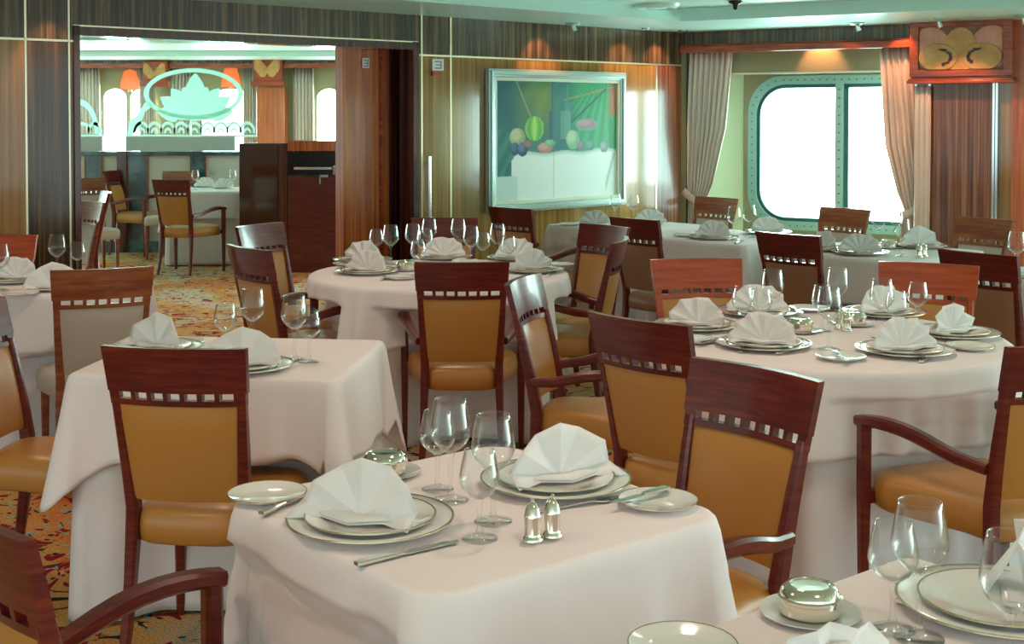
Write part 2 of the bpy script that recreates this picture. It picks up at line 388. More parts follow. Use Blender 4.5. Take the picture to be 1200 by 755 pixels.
# exterior hull beyond the bays
# column with carved plaque
def column(o, label, full=True):
    T = lambda v: TW(Vector((v.x+o, v.y, v.z)))
    c0, c1 = SC0, SC1
    w = c1-c0
    zb = zw(1130, 98)
    m = MB(); m.box(c0+.17*w, c1-.2*w, -.1, .03, 0, zb, T); struct(m.build('wall_right', M_ZEBRA))
    m = MB(); m.box(c0-.0*w, c0+.17*w, -.1, -.0, 0, zb, T); m.box(c1-.2*w, c1, -.1, .0, 0, zb, T); struct(m.build('wall_right', M_AMBER))
    m = MB()
    for x in (c0+.17*w, c0+.03*w, c1-.2*w, c1-.17*w): m.box(x-.008, x+.008, -.1, .035, 0, zb, T)
    struct(m.build('trim_%d' % (40+int(o > 0)), M_CHROME))
    base = T(Vector((c0, 0, zb)))
    r = thing('carved_plaque', label, 'carving', base)
    TT = lambda v: T(Vector((v.x+c0, v.y, v.z+zb)))-base
    H = ZC-zb
    m = MB(); m.box(0, w, -.05, .10, .035, H, TT)
    m.ring([(0, .05), (w, .05), (w, H), (0, H)], [(.09*w, .22*H), (.91*w, .22*H), (.91*w, .92*H), (.09*w, .92*H)], .10, .135, lambda v: TT(Vector((v.x, v.z, v.y))))
    m.build('plaque_frame', M_REDTRIM, r, bev=.006)
    m = MB(); m.box(-.015, w+.015, -.05, .155, .0, .022, TT); m.box(-.005, w+.005, -.05, .145, .022, .036, TT); m.build('moulding', M_WOODR, r, bev=.004)
    m = MB(); m.box(.09*w, .91*w, .10, .106, .22*H, .92*H, TT); m.build('back_panel', M_CARVE3, r)
    def disc(cx, cy, rx, ry, d0, d1_, a0=0, a1=360, n=28, rag=0):
        P = []
        for k in range(n+1):
            a = math.radians(a0+(a1-a0)*k/n); q = 1+rag*math.sin(k*2.3)
            x = min(.905*w, max(.095*w, cx+rx*q*math.cos(a))); y = min(.915*H, max(.225*H, cy+ry*q*math.sin(a))); P.append((x, y))
        return P
    def relief(mb, P, d0, d1_): mb.prism(P, d0, d1_, lambda v: TT(Vector((v.x, v.z, v.y))))
    m = MB()
    relief(m, disc(.5*w, .52*H, .17*w, .38*H, 0, 0), .106, .122)
    relief(m, disc(.5*w, .44*H, .12*w, .30*H, 0, 0), .106, .130)
    m.build('leaf_relief', M_CARVE, r)
    m = MB()
    for sg in (-1, 1):
        relief(m, disc((.5+sg*.3)*w, .58*H, .2*w, .34*H, 0, 0), .106, .114)
        relief(m, disc((.5+sg*.36)*w, .60*H, .14*w, .14*H, 0, 0), .106, .120)
    m.build('petal_relief', M_CARVE2, r)
    for sg in (-1, 1):
        m = MB(); relief(m, disc((.5+sg*.215)*w, .42*H, .19*w, .225*H, 0, 0), .106, .140)
        lobe = m.build('lobe_relief', M_CARVE, r, bev=.004)
        m = MB()
        for k in range(12):
            a = math.radians(100+sg*(20+k*13)) if sg < 0 else math.radians(80+20+k*11)
            x = (.5+sg*.215)*w+.13*w*math.cos(a); y = .42*H+.13*H*math.sin(a)
            m.box(x-.012, x+.012, .139, .143, y-.006-.004*(k % 2), y+.006+.004*(k % 3), TT)
        m.build('incised_line', M_JAMB, lobe)
    return r
column(0, 'carved wooden relief of leafy lobes in red frame over column')
m = MB(); m.box(BAY, BAY+.5, REC, -.1, 0, ZC+.1, TW); m.box(BAY-.02, BAY+.5, -.1, .03, 0, ZC+.05, TW); m.box(B2+BAY, B3, REC, .03, 0, ZC+.05, TW); struct(m.build('wall_right', M_ORANGEW))

# curtains
def curtain(name, label, edges, off, mt, n=60, pleats=9, amp=.028, tie=None):
    """edges: list of (z, s_left, s_right)"""
    base = TW(Vector((edges[0][1], off, edges[-1][0])))
    P = []
    E = sorted(edges, reverse=True); Z = []
    for i in range(len(E)-1):
        for k in range(8): Z.append((i, k/8))
    Z.append((len(E)-2, 1))
    for i, t in Z:
        a, b_ = E[i], E[i+1]; tt = t
        z = a[0]+(b_[0]-a[0])*tt; l = a[1]+(b_[1]-a[1])*tt; r = a[2]+(b_[2]-a[2])*tt
        w = r-l; A = amp*min(1.0, .45+w*1.2)
        P.append([TW(Vector((l+w*(j/n)+.004*math.sin(j*.7+z*3), off+A*math.sin(2*PI*pleats*j/n+.6*math.sin(z*2))+.3*A*math.sin(j*1.7), z)))-base for j in range(n+1)])
    m = MB(); m.grid(P)
    o = m.build(name, mt, smooth=180, solid=.003, loc=base); tag(o, label, 'curtain')
    if tie:
        z, l, r = tie
        m = MB(); pts = [TW(Vector((l+(r-l)*k/10, off+.055-.0*k, z-.0+(.10*((k/10)**1.5)) - .02*math.sin(PI*k/10))))-base for k in range(11)]
        m.sweep(pts, .008, [.045+.02*(k/10) for k in range(11)]); m.build('tieback', mt, o, 50)
    return o
zt = ZB-.02
cl = [(zt, .03, sw(858, 100, -.1)), (zw(845, 150, -.1), .02, sw(850, 100, -.1)), (zw(830, 215, -.1), .02, sw(836, 100, -.1)), (zw(820, 240, -.1), .03, sw(826, 100, -.1)), (.45, .02, sw(838, 100, -.1))]
curtain('curtain', 'pleated beige curtain tied back beside the room corner', cl, -.1, M_CURT, pleats=8, tie=(zw(820, 238, -.1), sw(838, 100, -.1), .0))
cr = [(zt, sw(1031, 100, -.1), sw(1073, 100, -.1)), (zw(1060, 170, -.1), sw(1040, 100, -.1), sw(1082, 100, -.1)), (zw(1060, 225, -.1), sw(1054, 100, -.1), sw(1088, 100, -.1)), (zw(1060, 245, -.1), sw(1062, 100, -.1), sw(1086, 100, -.1)), (.45, sw(1054, 100, -.1), sw(1088, 100, -.1))]
curtain('curtain', 'pleated beige curtain tied back right of the bright window', cr, -.08, M_CURT, pleats=6, tie=(zw(1065, 250, -.08), sw(1058, 100, -.08), sw(1088, 100, -.08)))
c2 = [(zw(1080, 101), sw(1073, 100, .06), sw(1091, 100, .06)), (.45, sw(1073, 100, .06), sw(1091, 100, .06))]
curtain('curtain', 'narrow straight pale curtain strip left of wooden column', c2, .07, M_CURT2, n=24, pleats=3, amp=.016)

# ---------------------------------------------------------------- painting
sa, zt_ = hit(573, 80, d1, n1, .05); _, zb_ = hit(572, 251, d1, n1, .05); sb, _ = hit(733.5, 87, d1, n1, .05)
pw_, ph_ = sa-sb, zt_-zb_
base = T1(Vector((sa, 0, zb_)))
pr = thing('framed_painting', 'large still life painting in a silver blue frame', 'painting', base)
def TP(v): return -d1*v.x + n1*v.z + Vector((0, 0, v.y))      # x right, y up, z out
m = MB()
o_, i_ = [(0, 0), (pw_, 0), (pw_, ph_), (0, ph_)], None
def rc(e): return [(e, e), (pw_-e, e), (pw_-e, ph_-e), (e, ph_-e)]
m.ring(rc(0), rc(.06), .005, .055, TP); m.ring(rc(.012), rc(.045), .055, .07, TP); m.build('picture_frame', M_FRAME, pr, bev=.006)
m = MB(); m.ring(rc(.06), rc(.085), .005, .045, TP); m.build('inner_liner', M_LINER, pr, bev=.003)
def sstep(a, b_, x):
    t = min(1, max(0, (x-a)/(b_-a))); return t*t*(3-2*t)
def mixv(a, b_, t): return tuple(x+(y-x)*t for x, y in zip(a, b_))
def ell(u, v, cx, cy, rx, ry): return ((u-cx)/rx)**2+((v-cy)/ry)**2
def paint(u, v):   # u right 0..1, v down 0..1
    c = mixv((.015, .11, .13), (.11, .21, .05), sstep(.05, .4, u))
    c = mixv(c, (.03, .17, .16), sstep(.4, .5, u)); c = mixv(c, (.02, .15, .17), sstep(.2, .5, v)*.7)
    g_ = .5+.5*math.sin(u*43+v*17+2*math.sin(v*9)); c = mixv(c, tuple(x*1.5 for x in c), .35*g_)
    if u > .55: c = mixv(c, (.05, .42, .18), sstep(.55, .7, u)); k = .5+.5*math.sin((u-.93+.0)*60/(.25+v*1.2)); c = mixv(c, (.01, .14, .08), .5*k)
    if u > .93 and v < .3: c = mixv(c, (.45, .16, .10), .8)
    if abs(u-(.16+v*.38)) < .006 and v < .42: c = (.25, .32, .18)
    if abs((u-.6)*.5+.12+(.03)*math.sin(u*9)-v*.0-.12) > 9: pass
    if u > .55 and abs(v-(.14-(u-.6)*.28)) < .008: c = (.30, .33, .14)
    if u > .6 and abs(v-(.30-(u-.66)*1.0)) < .008 and v > .05: c = (.02, .1, .06)
    # bottles
    if abs(u-.455) < (.012 if v < .25 else .03) and v < .52: c = mixv((.02, .10, .14), (.05, .18, .22), sstep(.44, .47, u))
    if abs(u-.575) < (.010 if v < .18 else .028) and .02 < v < .5: c = (.06, .26, .24)
    if abs(u-.56) < .045 and .25 < v < .5: c = mixv(c, (.18, .42, .36), .45)
    te = .60+.01*math.sin(u*20)-.02*sstep(.5, 1, u)
    if v > te and u > .12:
        c = (.80, .90, .88)
        if abs(u-.46-.0*v) < .004: c = (.52, .63, .62)
        if u > .9 and v > .62: c = mixv(c, (.35, .55, .50), sstep(.02, .0, abs(u-(.96-(v-.7)*.25))))
        if v < te+.04: c = mixv((.36, .55, .52), c, (v-te)/.04)
    if u <= .12+.05*math.sin(v*14): c = mixv((.02, .14, .15), (.05, .24, .22), .5+.5*math.sin(u*60+v*30)) if .4 < v < .82 else c
    if u <= .17 and v >= .80: c = (.62, .76, .73)
    def fr(cx, cy, rx, ry, col, hl=None):
        nonlocal c
        e = ell(u, v, cx, cy, rx, ry)
        if e < 1: c = mixv(hl or col, col, sstep(0, 1, ell(u, v, cx-.25*rx, cy-.3*ry, rx, ry)))
    if ell(u, v, .305, .40, .075, .105) < 1:
        k = .5+.5*math.cos((u-.305)/max(.02, (1-((v-.40)/.105)**2)**.5)*70); c = mixv((.10, .40, .05), (.35, .72, .18), k)
    fr(.17, .475, .06, .08, (.30, .38, .18), (.55, .58, .34))
    fr(.15, .57, .035, .055, (.02, .05, .14), (.08, .14, .28)); fr(.21, .575, .04, .06, (.02, .05, .13), (.1, .18, .3)); fr(.25, .53, .025, .03, (.35, .16, .16))
    fr(.62, .50, .055, .085, (.22, .46, .28), (.48, .66, .45))
    fr(.74, .37, .10, .055, (.12, .40, .28)); fr(.735, .365, .085, .04, (.42, .20, .30), (.52, .32, .38))
    fr(.39, .565, .06, .045, (.50, .20, .18), (.62, .34, .28)); fr(.43, .525, .045, .03, (.12, .42, .25), (.25, .55, .38))
    fr(.69, .555, .035, .045, (.18, .17, .24), (.3, .28, .35)); fr(.77, .555, .035, .045, (.08, .25, .24), (.18, .38, .36)); fr(.89, .57, .035, .05, (.2, .26, .28), (.32, .42, .42))
    return mixv(c, (.20, .45, .42), .06)  # even teal haze of window glare mixed into the paint
n = 150; e = .083; P = []; cols = []
for i in range(n+1):
    row = []
    for j in range(n+1):
        row.append(TP(Vector((e+(pw_-2*e)*j/n, ph_-e-(ph_-2*e)*i/n, .025)))); cols.append(paint(j/n, i/n))
    P.append(row)
m = MB(); m.grid(P)
M_PAINT = mat('painted_canvas', (.3, .4, .3), .35, 0, 0, spec=.25); cv = m.build('canvas', M_PAINT, pr)
ca = cv.data.color_attributes.new('paint', 'FLOAT_COLOR', 'POINT')
for i, c in enumerate(cols): ca.data[i].color = (*c, 1)
N, L, b = nodes(M_PAINT); vc = N.new('ShaderNodeVertexColor'); vc.layer_name = 'paint'; L.new(vc.outputs[0], b.inputs['Base Color'])

# ================================================================ FAR ROOM
YP = 14.3
def PB(px, py, Y=YP): return atd(px, py, Y)
zt1 = PB(200, 160).z; zt2 = PB(200, 177).z
x0, x1 = PB(60, 160).x, PB(420, 160).x
pt = thing('glass_partition', 'low partition with etched lotus glass beyond the doorway', 'partition', (x0, YP, 0))
def TQ(v): return Vector((v.x-x0, v.y, v.z))
m = MB(); m.box(x0, PB(121, 160).x, -.04, .04, zt2, zt1, TQ); m.box(PB(148, 160).x, PB(276, 160).x, -.04, .04, zt2, zt1, TQ); m.build('top_band', M_BAND, pt, bev=.004)
m = MB(); m.box(x0, x1, -.06, .06, zt2-.05, zt2-.005, TQ); m.build('rail', M_TEALP, pt, bev=.004)
m = MB(); m.box(x0, x1, -.02, .02, .12, zt2-.05, TQ); m.build('cream_panel', M_CREAM, pt)
for a, b_ in ((100, 118), (150, 172), (224, 240)):
    m = MB(); m.box(PB(a, 0).x, PB(b_, 0).x, -.05, -.021, .12, zt2-.05, TQ); pp = m.build('teal_panel', M_TEALP, pt)
    m = MB()
    for q in (a-1, b_): m.box(PB(q, 0).x, PB(q+1.5, 0).x, -.055, -.021, .12, zt2-.05, TQ)
    m.build('wood_edge', M_WOODL, pp)
m = MB(); m.box(PB(138, 0).x, PB(149, 0).x, -.08, .08, 0, zt2, TQ); m.build('post', M_JAMB, pt)
m = MB(); m.box(x0, x1, -.07, .05, 0, .12, TQ); m.build('plinth', M_TEALP, pt, bev=.004)
xg0, xg1, xg2 = PB(147, 0).x, PB(300, 0).x, PB(122, 0).x
m = MB(); m.box(xg0, xg1, -.006, .006, zt1, PB(200, 79).z, TQ); m.box(x0, xg2, -.006, .006, zt1, PB(200, 112).z, TQ); m.build('glass_pane', M_PANE, pt)
def TE(v): p = PB(v.x, v.y); return Vector((p.x-x0, v.z, p.z))
def earc(cx, cy, rx, ry, a0, a1, n): return [(cx+rx*math.cos(math.radians(a0+(a1-a0)*k/n)), cy-ry*math.sin(math.radians(a0+(a1-a0)*k/n))) for k in range(n+1)]
et = MB()
et.ring(earc(227, 110, 58, 30, 0, 360, 48)[:-1], earc(227, 110, 52.5, 25, 0, 360, 48)[:-1], -.022, -.018, TE)
PET = ((-78, 44, 9), (-57, 47, 9), (-37, 45, 8.5), (-19, 40, 9), (0, 54, 11), (19, 40, 9), (37, 45, 8.5), (57, 47, 9), (78, 44, 9))
lot = []
for k in range(-100, 101, 2):
    A_ = math.radians(k); best = 20
    for q in range(20, 56):
        x, y = q*math.sin(A_), q*math.cos(A_)
        for a_, l_, w_ in PET:
            B_ = math.radians(a_); t = (x*math.sin(B_)+y*math.cos(B_))/l_; v = abs(x*math.cos(B_)-y*math.sin(B_))
            if 0 < t < 1 and v <= w_*math.sin(PI*t**1.3)**.85: best = q
    lot.append((229+best*math.sin(A_)*1.05, 139-best*math.cos(A_)))
lot += [(250, 140), (229, 142), (208, 140)]
et.prism(lot, -.012, -.009, TE)
et.prism([(160, 136), (172, 118), (180, 124), (170, 131), (164, 150), (155, 158), (150, 158), (152, 142)], -.012, -.007, TE)
for k in range(9):
    cx = 166+k*15.5
    if cx > 300: break
    for r in ((9.5, 7), (4.5, 2.5)): et.ring(earc(cx, 156, r[0], r[0]*1.45, 0, 180, 12)+[(cx, 156)], earc(cx, 156, r[1], r[1]*1.45, 0, 180, 12)+[(cx, 156)], -.012, -.007, TE)
for sg in (0,):
    et.ring(earc(92, 156, 24, 40, -2, 92, 14)+[(92, 156)], earc(92, 156, 19, 33, -2, 92, 14)+[(92, 156)], -.012, -.007, TE)
    et.ring(earc(97, 156, 9.5, 13, 0, 180, 12)+[(97, 156)], earc(97, 156, 6.5, 9, 0, 180, 12)+[(97, 156)], -.012, -.007, TE)
    et.ring(earc(111, 156, 9, 13, 0, 180, 12)+[(111, 156)], earc(111, 156, 6, 9, 0, 180, 12)+[(111, 156)], -.012, -.007, TE)
et.prism([(147, 158), (300, 158), (300, 160.5), (147, 160.5)], -.012, -.007, TE); et.prism([(60, 158), (122, 158), (122, 160.5), (60, 160.5)], -.012, -.007, TE)
et.build('etched_lotus', M_FROST, pt)

# far window wall
YF = 17.0
def FB(px, py): return atd(px, py, YF)
zh = FB(200, 78).z; zs = FB(200, 104).z; zsill = .45
fx0, fx1 = FB(40, 0).x, FB(520, 0).x
wins = [(40, 90), (121, 147), (152, 180), (236, 303), (371, 400), (408, 450)]
m = MB()
edges = [fx0]
for a, b_ in wins: edges += [FB(a, 0).x, FB(b_, 0).x]
edges.append(fx1+2)
for i in range(0, len(edges), 2): m.box(edges[i], edges[i+1], YF, YF+.1, 0, ZC+.15)
for a, b_ in wins:
    xa, xb = FB(a, 0).x, FB(b_, 0).x
    m.box(xa, xb, YF, YF+.1, 0, zsill)
    r = (xb-xa)/2; cx = (xa+xb)/2; zc = zs-r*.8
    arc = [(cx+r*math.cos(t*PI/12), zc+r*.8*math.sin(t*PI/12)) for t in range(13)]
    poly = [(xb, ZC+.15)]+arc+[(xa, ZC+.15)]
    for k in range(12):
        (ax, az), (bx, bz) = arc[k], arc[k+1]
        m.add([(ax, YF, az), (bx, YF, bz), (bx, YF, ZC+.15), (ax, YF, ZC+.15), (ax, YF+.1, az), (bx, YF+.1, bz), (bx, YF+.1, ZC+.15), (ax, YF+.1, ZC+.15)], [(0, 1, 2, 3), (4, 7, 6, 5), (0, 4, 5, 1)])
struct(m.build('wall_front', M_OLIVE))
for i, (a, b_) in enumerate(wins):
    xa, xb = FB(a, 0).x, FB(b_, 0).x
    m = MB(); m.box(xa, xb, YF+.06, YF+.065, zsill, zs+.02)
    w_ = struct(m.build('window_%d' % (10+i), M_PANE))
m = MB(); m.box(fx0, fx1+2, YF-.25, YF-.05, zh, ZC+.12); struct(m.build('wall_front', M_UPPER))
m = MB(); m.box(fx0, fx1+2, YF-.28, YF-.25, zh-.03, zh+.03); struct(m.build('trim_50', M_REDTRIM))
def fcurt(a, b_, label):
    xa, xb = FB(a, 0).x, FB(b_, 0).x; P = []
    for z in (zh, 1.7, 1.1, .3):
        P.append([(xa+(xb-xa)*j/40-xa, .03*math.sin(j*.94)+.01*math.sin(j*2.1), z-.3) for j in range(41)])
    m = MB(); m.grid(P); tag(m.build('curtain', M_CURT, smooth=180, solid=.003, loc=(xa, YF-.12, .3)), label, 'curtain')
fcurt(97, 120, 'grey pleated far curtain, leftmost one seen through the doorway')
fcurt(166, 184, 'far pleated curtain behind left end of the etched lotus glass')
fcurt(202, 226, 'far pleated curtain behind the middle of the etched lotus glass')
fcurt(287, 304, 'far pleated curtain just left of the orange column')
fcurt(345, 369, 'far pleated white curtain just right of the orange column')
m = MB(); m.box(FB(306, 0).x, FB(338, 0).x, YF-.3, YF-.06, 0, FB(320, 103).z); struct(m.build('wall_front', M_ORANGEW))
def fplaque(a, b_, ya, yb, label):
    pa, pb = FB(a, ya), FB(b_, yb); w = pb.x-pa.x; h = pa.z-pb.z
    r = thing('carved_plaque', label, 'carving', (pa.x, YF-.3, pb.z))
    m = MB(); m.box(0, w, -.06, 0, 0, h); m.box(-.03, w+.03, -.09, 0, -.06, 0); m.build('plaque_frame', M_WOODR, r, bev=.006)
    m = MB()
    for sg in (-1, 1):
        for q in range(3):
            cx = w*(.5+sg*(.16+.09*q)); cz = h*(.4+.12*q); rx, rz = w*.17, h*.25
            m.prism([(cx+rx*math.cos(t*PI/9), cz+rz*math.sin(t*PI/9)) for t in range(18)], .061, .075+.006*q, lambda v: Vector((min(.94*w, max(.06*w, v.x)), -v.z, min(.95*h, max(.05*h, v.y)))))
    m.build('leaf_relief', M_CARVE, r)
fplaque(303, 336, 66, 96, 'far carved plaque with leaf relief above the orange column')
fplaque(176, 204, 73, 97, 'far dark carved plaque above left end of etched lotus')
# orange lamp glows
def wlamp(px, py, label):
    p = FB(px, py); o = thing('wall_lamp', label, 'lamp', (p.x, YF-.02, p.z-.08))
    m = MB(); m.lathe([(.13, 0), (.12, .10), (.08, .24), (.0, .27)], 20, sy=.6); m.build('lamp_shade', M_SHADE, o, 180)
    m = MB(); m.lathe([(0, -.03), (.03, -.03), (.03, .01), (0, .01)], 12); m.build('bracket', M_BRASS, o, 40)
wlamp(153, 98, 'far orange wall lamp above arched window, left one'); wlamp(271, 95, 'far orange wall lamp above the etched lotus right end')
# far ceiling strips
for i, (Y, zz, w) in enumerate(((10.6, 0, .35), (12.2, 0, .5), (15.6, 0, 1.0))):
    m = MB(); m.box(-9, -1.0 if Y > 11 else -1.2, Y, Y+w, ZC+.02, ZC+.09); struct(m.build('trim_%d' % (60+i), M_SOFFIT))

# service station behind the doorway
YS = 12.4
def SB(px, py, Y=YS): return atd(px, py, Y)
st = thing('service_station', 'mahogany service cabinet with dark open niche inside the doorway', 'cabinet', (SB(280, 0).x, YS, 0))
ox = SB(280, 0).x
def bx(m, a, b_, ya, yb, d0=0, d1_=.5, z0=None):
    p, q = SB(a, ya), SB(b_, yb); m.box(p.x-ox, q.x-ox, d0, d1_, q.z if z0 is None else z0, p.z)
m = MB(); bx(m, 280, 326, 168, 300, 0, .5, 0); m.build('glossy_side_panel', mat('dark_gloss_wood', (.035, .008, .008), .06, 0, 1), st, bev=.004)
m = MB(); bx(m, 326, 337, 168, 300, -.01, .5, 0); m.build('upright', M_JAMB, st)
m = MB(); bx(m, 337, 440, 165, 177, -.01, .5); m.build('top_fascia', M_ORANGEW, st)
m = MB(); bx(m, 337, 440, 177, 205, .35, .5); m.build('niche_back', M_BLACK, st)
m = MB(); bx(m, 337, 440, 205, 207, .0, .5); m.build('shelf', M_JAMB, st)
m = MB(); bx(m, 337, 440, 207, 300, .0, .5, 0); cd = m.build('door', M_WOOD, st)
m = MB(); bx(m, 344, 388, 196, 199, .02, .06); m.build('rail', M_CHROME, st)
m = MB(); p = SB(380, 206); m.box(p.x-ox-.04, p.x-ox+.04, -.03, -.005, p.z-.015, p.z+.01); m.box(p.x-ox-.045, p.x-ox-.03, -.03, -.005, p.z-.08, p.z); m.build('latch', M_CHROME, cd)
p = SB(397, 190); 
o = thing('napkin_stack', 'small white stack in the dark niche of service cabinet', 'linen', (p.x, YS+.15, SB(0, 205).z))
m = MB()
for k in range(3): m.box(-.07, .07, -.06, .06, .03*k, .03*k+.024)
m.build('folded_cloth', M_NAP, o, bev=.006)

# ================================================================ CEILING FITTINGS
def downlight(px, py, label, z=None, r=.045, glow=True):
    p = at(px, py, z or ZC)
    o = thing('downlight', label, 'light', p)
    m = MB(); m.lathe([(r*.62, -.001), (r*.7, -.012), (r, -.010), (r*1.05, 0)], 24); m.build('trim_ring', M_CHROME, o, 40)
    m = MB(); m.lathe([(0, -.004), (r*.62, -.004)], 24); m.build('lens', M_LAMP if glow else M_CHROME, o)
    return p
def spotfix(px, py, label):
    p = at(px, py, ZC); o = thing('ceiling_spotlight', label, 'light', p)
    m = MB(); m.lathe([(0, -.02), (.04, -.018), (.055, -.006), (.055, 0)], 20); m.build('base_plate', M_METAL, o, 40)
    m = MB(); m.sweep([(0, 0, -.02), (.015, .0, -.06)], [.016, .022], [.016, .022], n=12); m.build('lamp_head', M_CHROME, o, 40)
for px, py, l in ((1004, 26.5, 'chrome spotlight on ceiling edge above the bright window'), (1100, 22, 'chrome spotlight on ceiling edge above the carved plaque'), (1199, 17.5, 'chrome spotlight on ceiling edge at far right'), (671, 27, 'small chrome sprinkler on ceiling edge above the painting')):
    spotfix(px, py, l)
downlight(770, 17, 'round recessed ceiling light beside the round vent', ZC+.09, .05, False)
downlight(674, 9, 'round recessed ceiling light left of the round vent', ZC+.09, .05, False)
for k, (px, py) in enumerate(((757, 33), (800, 35))):
    downlight(px, py, ('small downlight in soffit above painting right edge', 'small downlight in soffit at room corner')[k], ZC, .035)
p = at(770, 5, ZC+.09); o = thing('ceiling_vent', 'round white ceiling vent above the painting', 'vent', p)
m = MB(); m.lathe([(.0, -.03), (.07, -.03), (.075, -.02)], 32); m.lathe([(.10, -.02), (.12, -.032), (.15, -.02), (.16, 0)], 32); m.build('vent_rings', M_SOFFIT, o, 40)
p = at(862, 0, ZC+.09); o = thing('smoke_detector', 'small dark dome detector on the raised ceiling', 'detector', p)
m = MB(); m.lathe([(.0, -.07), (.015, -.06), (.02, -.03), (.045, -.02), (.05, 0)], 20); m.build('dome', M_BLACK, o, 180)
m = MB(); m.lathe([(.05, -.006), (.065, -.004), (.065, 0)], 20); m.build('base_ring', M_SOFFIT, o, 40)
p = at(936, 8, ZC+.09); o = thing('ceiling_speaker', 'flat round ceiling grille right of the dark dome', 'speaker', p)
m = MB(); m.lathe([(0, -.006), (.06, -.008), (.08, -.006), (.085, 0)], 28); m.build('grille', M_SOFFIT, o, 40)

# ================================================================ CHAIRS
HT = .90
def yb(z): return -.205-.10*max(0, (z-.44)/.46)**1.15 if z > .44 else -.205-.055*((.44-z)/.44)**1.6
def hw(z): return .168+.024*max(0, (z-.45)/.45) if z > .45 else .168+.012*(.45-z)/.45
def bow(u): return -.026*(1-u*u)       # u in -1..1
def bsurf(u, z, off=0, inset=0): return Vector(((hw(z)-inset)*u, yb(z)+bow(u)+off, z))
def bslab(m, ua, ub, za, zb_, t=.020, n=6, nz=1, off=0):
    F_, B_ = [], []
    for k in range(nz+1):
        z = za+(zb_-za)*k/nz
        F_.append([bsurf(ua+(ub-ua)*j/n, z, off+t/2) for j in range(n+1)]); B_.append([bsurf(ua+(ub-ua)*j/n, z, off-t/2) for j in range(n+1)])
    m.grid(F_); m.grid(B_); m.grid([F_[0], B_[0]]); m.grid([F_[-1], B_[-1]])
    m.grid([[r[0] for r in F_], [r[0] for r in B_]]); m.grid([[r[-1] for r in F_], [r[-1] for r in B_]])
def make_chair(arms, wmat, vmat, name, cat):
    o = thing(name, 'x', cat)
    m = MB(); bslab(m, -1.02, 1.02, .778, HT, .022, 16, 3); bslab(m, -1, 1, .742, .758, .022, 16)
    u0 = -.86; stp = 1.72/7
    bslab(m, -1, -.84, .758, .778, .022, 2); bslab(m, .84, 1, .758, .778, .022, 2)
    for k in range(6):
        c = -.86+stp*(k+1); bslab(m, c-.035, c+.035, .758, .778, .022, 1)
    m.build('top_rail', wmat, o, 40)
    for sg in (-1, 1):
        zs_ = [0, .12, .25, .36, .45, .54, .62, .70, .765]
        m = MB(); m.sweep([(sg*(hw(z)-.014 if z > .1 else hw(z)-.008), yb(z)+.0, z) for z in zs_], [.024, .027, .03, .034, .034, .032, .03, .028, .026], [.026, .03, .036, .042, .044, .040, .036, .032, .028], up=Vector((0, 1, 0)))
        m.build('rear_leg', wmat, o, 40)
    m = MB(); n = 12
    Fp, Bp = [], []
    for k in range(9):
        z = .475+(.742-.475)*k/8; e = math.sin(PI*k/8)**.35 if 0 < k < 8 else 0
        rf, rb = [], []
        for j in range(n+1):
            u = -.90+1.80*j/n; q = (1-abs(u/.9)**6)**.5 if abs(u) < .9 else 0
            p = bsurf(u, z, .0); rf.append(p+Vector((0, .006+.012*e*q, 0))); rb.append(p-Vector((0, .006+.010*e*q, 0)))
        Fp.append(rf); Bp.append(rb)
    m.grid(Fp); m.grid(Bp); m.grid([Fp[0], Bp[0]]); m.grid([Fp[-1], Bp[-1]]); m.grid([[r[0] for r in Fp], [r[0] for r in Bp]]); m.grid([[r[-1] for r in Fp], [r[-1] for r in Bp]])
    m.build('backrest', vmat, o, 50)
    # seat cushion: superellipse trapezoid
    fw, rw = (.245, .165) if arms else (.225, .165)
    def loop(z, ins, N_=40):
        R_ = []
        for k in range(N_):
            a = 2*PI*k/N_; c_, s_ = math.cos(a), math.sin(a)
            x = abs(c_)**.35*(1 if c_ >= 0 else -1); y = abs(s_)**.35*(1 if s_ >= 0 else -1)
            yy = .008+y*(.232-ins); w_ = rw+(fw-rw)*min(1, max(0, (yy+.1)/.22)); R_.append((x*(w_-ins), yy-.012*(1-x*x)*(1 if y < 0 else -1.0), z))
        return R_
    L_ = [loop(.352, .012), loop(.36, .002), loop(.40, 0), loop(.432, .004), loop(.448, .02), loop(.456, .06), loop(.460, .12), loop(.461, .19)]
    m = MB(); m.grid(L_, True); k0 = len(m.v)-40; m.f.append(tuple(range(k0, k0+40))); m.m.append(0); m.f.append(tuple(range(39, -1, -1))); m.m.append(0)
    m.build('seat', vmat, o, 60)
    for sg in (-1, 1):
        X = .262 if arms else .185
        zt_ = .60 if arms else .37
        yf = .20 if arms else .195
        m = MB(); q = [0, .1, .25, .40, zt_] if arms else [0, .12, .25, zt_]
        m.sweep([(sg*X, yf, z) for z in q], [.024+.014*min(1, z/.42) for z in q], [.024+.014*min(1, z/.42) for z in q], up=Vector((0, 1, 0)))
        m.build('front_leg', wmat, o, 40)
        if arms:
            pts = []
            for k in range(11):
                t = k/10; x = X+(.178-X)*t**1.8; y = .222+(-.215-.222)*t; z = .603+.02*math.sin(PI*min(1, t*1.3))-.045*t**1.5
                pts.append((sg*x, y, z))
            m = MB(); m.sweep(pts, [.046-.016*(k/10) for k in range(11)], [.03+.006*math.sin(PI*k/10) for k in range(11)])
            m.build('armrest', wmat, o, 40)
            m = MB(); m.box(min(sg*.20, sg*(X-.01)), max(sg*.20, sg*(X-.01)), .18, .215, .365, .40); m.build('seat_bracket', wmat, o)
    return o
armchair = Proto(lambda: make_chair(True, M_WOOD, M_VINYL, 'armchair', 'chair'))
sidechair = Proto(lambda: make_chair(False, M_WOOD, M_VINYL, 'dining_chair', 'chair'))
redchair = Proto(lambda: make_chair(False, M_WOODR, M_VINYL, 'dining_chair', 'chair'))
